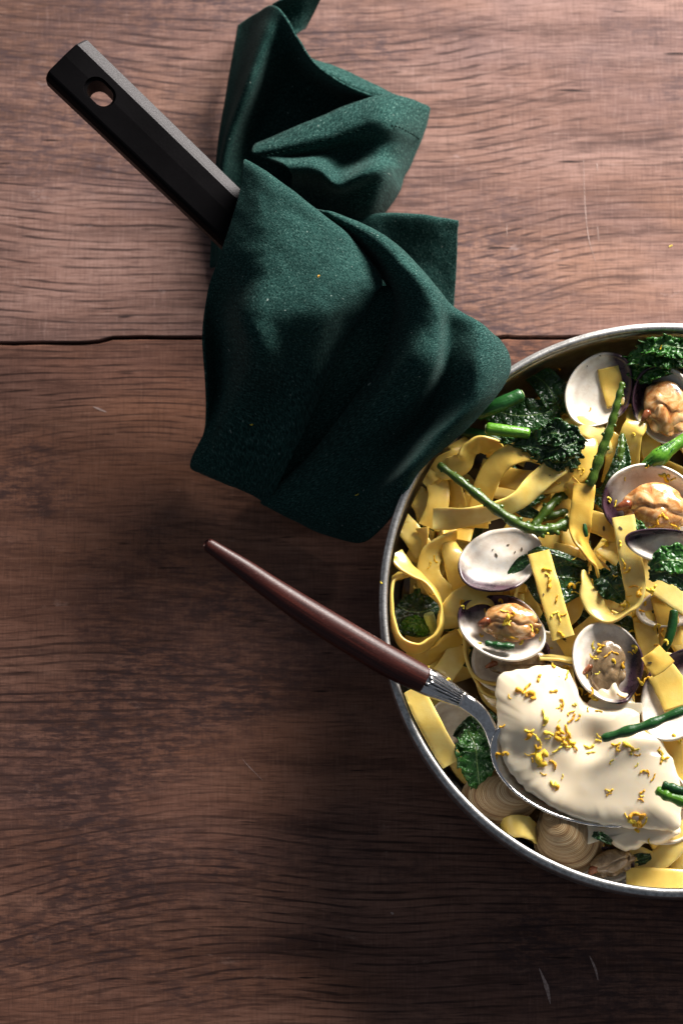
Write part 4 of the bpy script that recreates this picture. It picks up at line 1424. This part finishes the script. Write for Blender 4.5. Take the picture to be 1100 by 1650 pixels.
blob([(958, 1120), (966, 1108), (978, 1112), (988, 1098), (998, 1112), (1012, 1116), (1020, 1130), (1034, 1134), (1030, 1152), (1012, 1162), (985, 1168), (958, 1160), (944, 1144), (948, 1130)], (54, 0, -2.0), 2.2, [(990, 1110, 10, 1.0), (965, 1140, 14, 0.8)],
     'cream smear on the lower end of the tall clam', 3.0, None, 0.6)

# ------------------------------------------------------------------ lemon zest (dropped on whatever lies below it)
ZM = []
for v in range(10):
    rnd = random.Random(v + 40)
    P, rad = [], []
    n = rnd.randint(7, 12)
    x = y = 0.0
    h = rnd.uniform(-0.4, 0.4)
    cur = rnd.uniform(-0.6, 0.6)
    for i in range(n):
        P.append((x, y, 0.22 * math.sin(i * 1.3 + v) + 0.30))
        x += math.cos(h) * 0.5
        y += math.sin(h) * 0.5
        h += cur + rnd.uniform(-0.35, 0.35)
        rad.append(0.66 * (0.5 + 0.5 * rnd.random()) * (0.6 if i in (0, n - 1) else 1))
    mx = sum(p[0] for p in P) / n
    my = sum(p[1] for p in P) / n
    P = [(p[0] - mx, p[1] - my, p[2]) for p in P]
    V, F = tube_mesh(P, rad, 6, True, 0.55)
    V = [Vector(a) * (1 + 0.12 * nz(a.x * 2.1, a.y * 2.1, a.z * 2 + v)) for a in V]
    ext = max(max(abs(a.x), abs(a.y)) for a in V)
    me = bpy.data.meshes.new('lemon_zest')
    me.from_pydata([tuple(a / ext) for a in V], [], F)
    me.materials.append(ZEST)
    me.polygons.foreach_set('use_smooth', [True] * len(me.polygons))
    me.update()
    ZM.append(me)
FM = []
for v in range(3):
    V = []
    for k in range(9):
        a = 2 * math.pi * k / 9
        V.append((math.cos(a) * (1 + 0.2 * nz(k * 1.3, v)), 0.55 * math.sin(a), 0.12))
    V += [(x, y, -0.05) for x, y, z in V]
    F = [tuple(range(9))] + [(k, 9 + k, 9 + (k + 1) % 9, (k + 1) % 9) for k in range(9)]
    me = bpy.data.meshes.new('herb_fleck')
    me.from_pydata(V, [], F)
    me.materials.append(FLECK)
    me.update()
    FM.append(me)

bpy.context.view_layer.update()
DG = bpy.context.evaluated_depsgraph_get()
ZR = random.Random(5)


def drop(meshes, name, px, py, size, label, cat, group, stretch=1.0, lift=0.0):
    q = W(px, py, 0)
    d = (q - CAM_POS).normalized()
    ok, loc, nrm, idx, ob, mt = SC.ray_cast(DG, CAM_POS, d)
    if not ok:
        return None
    if nrm.dot(d) > 0:
        nrm = -nrm
    nrm = (nrm + Vector((0, 0, 0.6))).normalized()
    o = bpy.data.objects.new(name, ZR.choice(meshes))
    rot = nrm.to_track_quat('Z', 'Y').to_matrix() @ Matrix.Rotation(ZR.uniform(0, 2 * math.pi), 3, 'Z')
    s = size * PXM * 0.5
    o.matrix_world = Matrix.LocRotScale(loc + nrm * lift, rot.to_quaternion(), Vector((s, s * stretch, s * 0.9)))
    tag(o, label, cat, group)
    DROPS.append(o)
    return ob


DROPS = []
Z600 = lambda L: [(600 + x / 2.2, 980 + y / 2.2, s) for x, y, s in L]
CREAMZ = Z600([(590, 250, 14), (545, 285, 20), (520, 295, 16), (560, 310, 18), (640, 295, 12), (688, 238, 16), (670, 340, 20), (660, 350, 12), (715, 342, 10), (605, 378, 18), (610, 402, 18), (700, 372, 16), (705, 392, 18), (728, 388, 14),
               (623, 445, 16), (622, 460, 12), (665, 432, 20), (690, 438, 22), (660, 455, 18), (700, 470, 20), (685, 488, 18), (655, 500, 20), (712, 492, 16), (675, 470, 18), (555, 435, 16), (550, 455, 16), (575, 455, 16), (590, 470, 16), (585, 492, 14), (572, 512, 12), (600, 532, 26),
               (565, 538, 9), (548, 520, 10), (640, 553, 16), (605, 588, 12), (672, 597, 9), (640, 622, 16), (652, 636, 12), (765, 490, 18), (772, 512, 14), (862, 482, 16), (870, 500, 12), (905, 490, 20), (925, 508, 18), (938, 520, 12), (845, 545, 10), (935, 556, 9), (960, 580, 14), (975, 583, 12), (994, 600, 13),
               (1020, 520, 20), (1030, 540, 20), (1015, 505, 12), (955, 650, 10), (950, 680, 10), (952, 665, 8), (838, 645, 13), (836, 660, 10), (905, 745, 20), (930, 735, 24), (950, 752, 22), (925, 760, 20), (940, 770, 18), (965, 757, 14), (935, 785, 10), (460, 418, 11), (452, 518, 15), (470, 517, 12),
               (978, 825, 8), (775, 298, 14), (760, 300, 12), (790, 322, 12), (800, 365, 12), (485, 315, 9), (762, 360, 9), (803, 455, 12), (800, 470, 10), (640, 205, 13), (685, 205, 12), (590, 560, 7), (660, 400, 7)])
CLAMZ = [(806, 968, 12), (812, 985, 14), (815, 998, 20), (825, 990, 12), (822, 1003, 16), (855, 1012, 15), (864, 1016, 10), (828, 1028, 14), (838, 1034, 14), (775, 1024, 9), (772, 1036, 7), (853, 978, 10), (782, 985, 9),
         (955, 1040, 14), (968, 1040, 14), (955, 1058, 16), (965, 1048, 14), (978, 1055, 16), (990, 1052, 12), (988, 1066, 10), (1003, 1072, 12), (962, 1085, 8), (1018, 1018, 16), (1022, 1045, 14), (1015, 1052, 10), (935, 1113, 14), (948, 1118, 16), (958, 1125, 14), (1000, 1122, 14), (945, 1090, 7), (1030, 1098, 14), (1040, 1095, 14), (1025, 1118, 12),
         (1066, 765, 12), (1074, 770, 16), (1084, 772, 10), (1050, 848, 14), (1060, 838, 18), (1070, 832, 14), (1082, 845, 16), (1090, 852, 12), (980, 805, 12), (990, 812, 12), (1042, 752, 8), (1085, 1187, 10), (1095, 1195, 8), (950, 660, 8)]
PASTAZ = [(701, 902, 14), (692, 910, 12), (697, 958, 14), (744, 970, 10), (745, 978, 8), (938, 760, 12), (932, 755, 8), (1005, 912, 12), (1010, 920, 14), (1003, 905, 10), (1020, 945, 14), (1015, 960, 12), (1012, 975, 14), (1030, 955, 18), (1045, 950, 16), (1052, 946, 12), (1036, 972, 12), (1030, 985, 16), (1025, 995, 16), (1028, 1003, 10), (1005, 980, 12), (1002, 975, 10),
          (1057, 1010, 14), (1066, 1020, 14), (1072, 1035, 14), (1058, 1040, 10), (880, 918, 16), (882, 928, 12), (885, 940, 16), (896, 965, 14), (892, 990, 16), (900, 995, 16), (908, 990, 12), (903, 1022, 14), (920, 945, 16), (932, 940, 14), (925, 955, 14), (915, 972, 10), (972, 868, 14), (978, 876, 14), (998, 876, 10), (925, 900, 10), (990, 928, 8), (1006, 772, 8), (898, 778, 10), (1020, 700, 7), (1064, 560, 8), (900, 595, 8), (722, 1095, 8), (690, 1075, 6), (880, 860, 8), (960, 1062, 8), (870, 1030, 8), (885, 1045, 10), (1050, 955, 12)]
for x, y, s in CREAMZ:
    drop(ZM, 'lemon_zest', x, y, s * 1.12, 'bit of yellow lemon zest lying on the cream', 'zest', 'lemon zest on the cream', ZR.uniform(0.6, 1.0))
for x, y, s in CLAMZ:
    drop(ZM, 'lemon_zest', x, y, s * 1.12, 'bit of yellow lemon zest lying on an open clam', 'zest', 'lemon zest on the clams', ZR.uniform(0.6, 1.0))
for x, y, s in PASTAZ:
    drop(ZM, 'lemon_zest', x, y, s * 1.12, 'bit of yellow lemon zest lying on pasta or leaves', 'zest', 'lemon zest on pasta and leaves', ZR.uniform(0.6, 1.0))
for x, y, s, lab in [(513, 445, 5, 'tiny yellow zest crumb on the lit top of the napkin'), (405, 684, 6, 'tiny yellow zest crumb low on the napkin front'), (575, 797, 7, 'small zest crumb near the bottom hem of the napkin'),
                     (1079, 397, 8, 'yellow zest crumb lying on the bare table boards'), (614, 939, 6, 'yellow zest crumb stuck on the pan rim above the spoon')]:
    drop(ZM, 'lemon_zest', x, y, s, lab, 'zest', None, 0.8)
for x, y, s in [(799, 895, 10), (840, 885, 8), (818, 878, 6), (829, 890, 6), (793, 886, 5), (1046, 1068, 10), (999, 851, 10), (972, 852, 12), (966, 573, 5), (885, 766, 4), (875, 958, 6), (945, 590, 4), (900, 1090, 3)]:
    drop(FM, 'herb_fleck', x, y, s * 0.8, 'dark dried herb fleck on shell or pasta', 'herb', 'dark herb flecks in the dish', 0.8, 0.0002)
for o in DROPS:
    COL.objects.link(o)
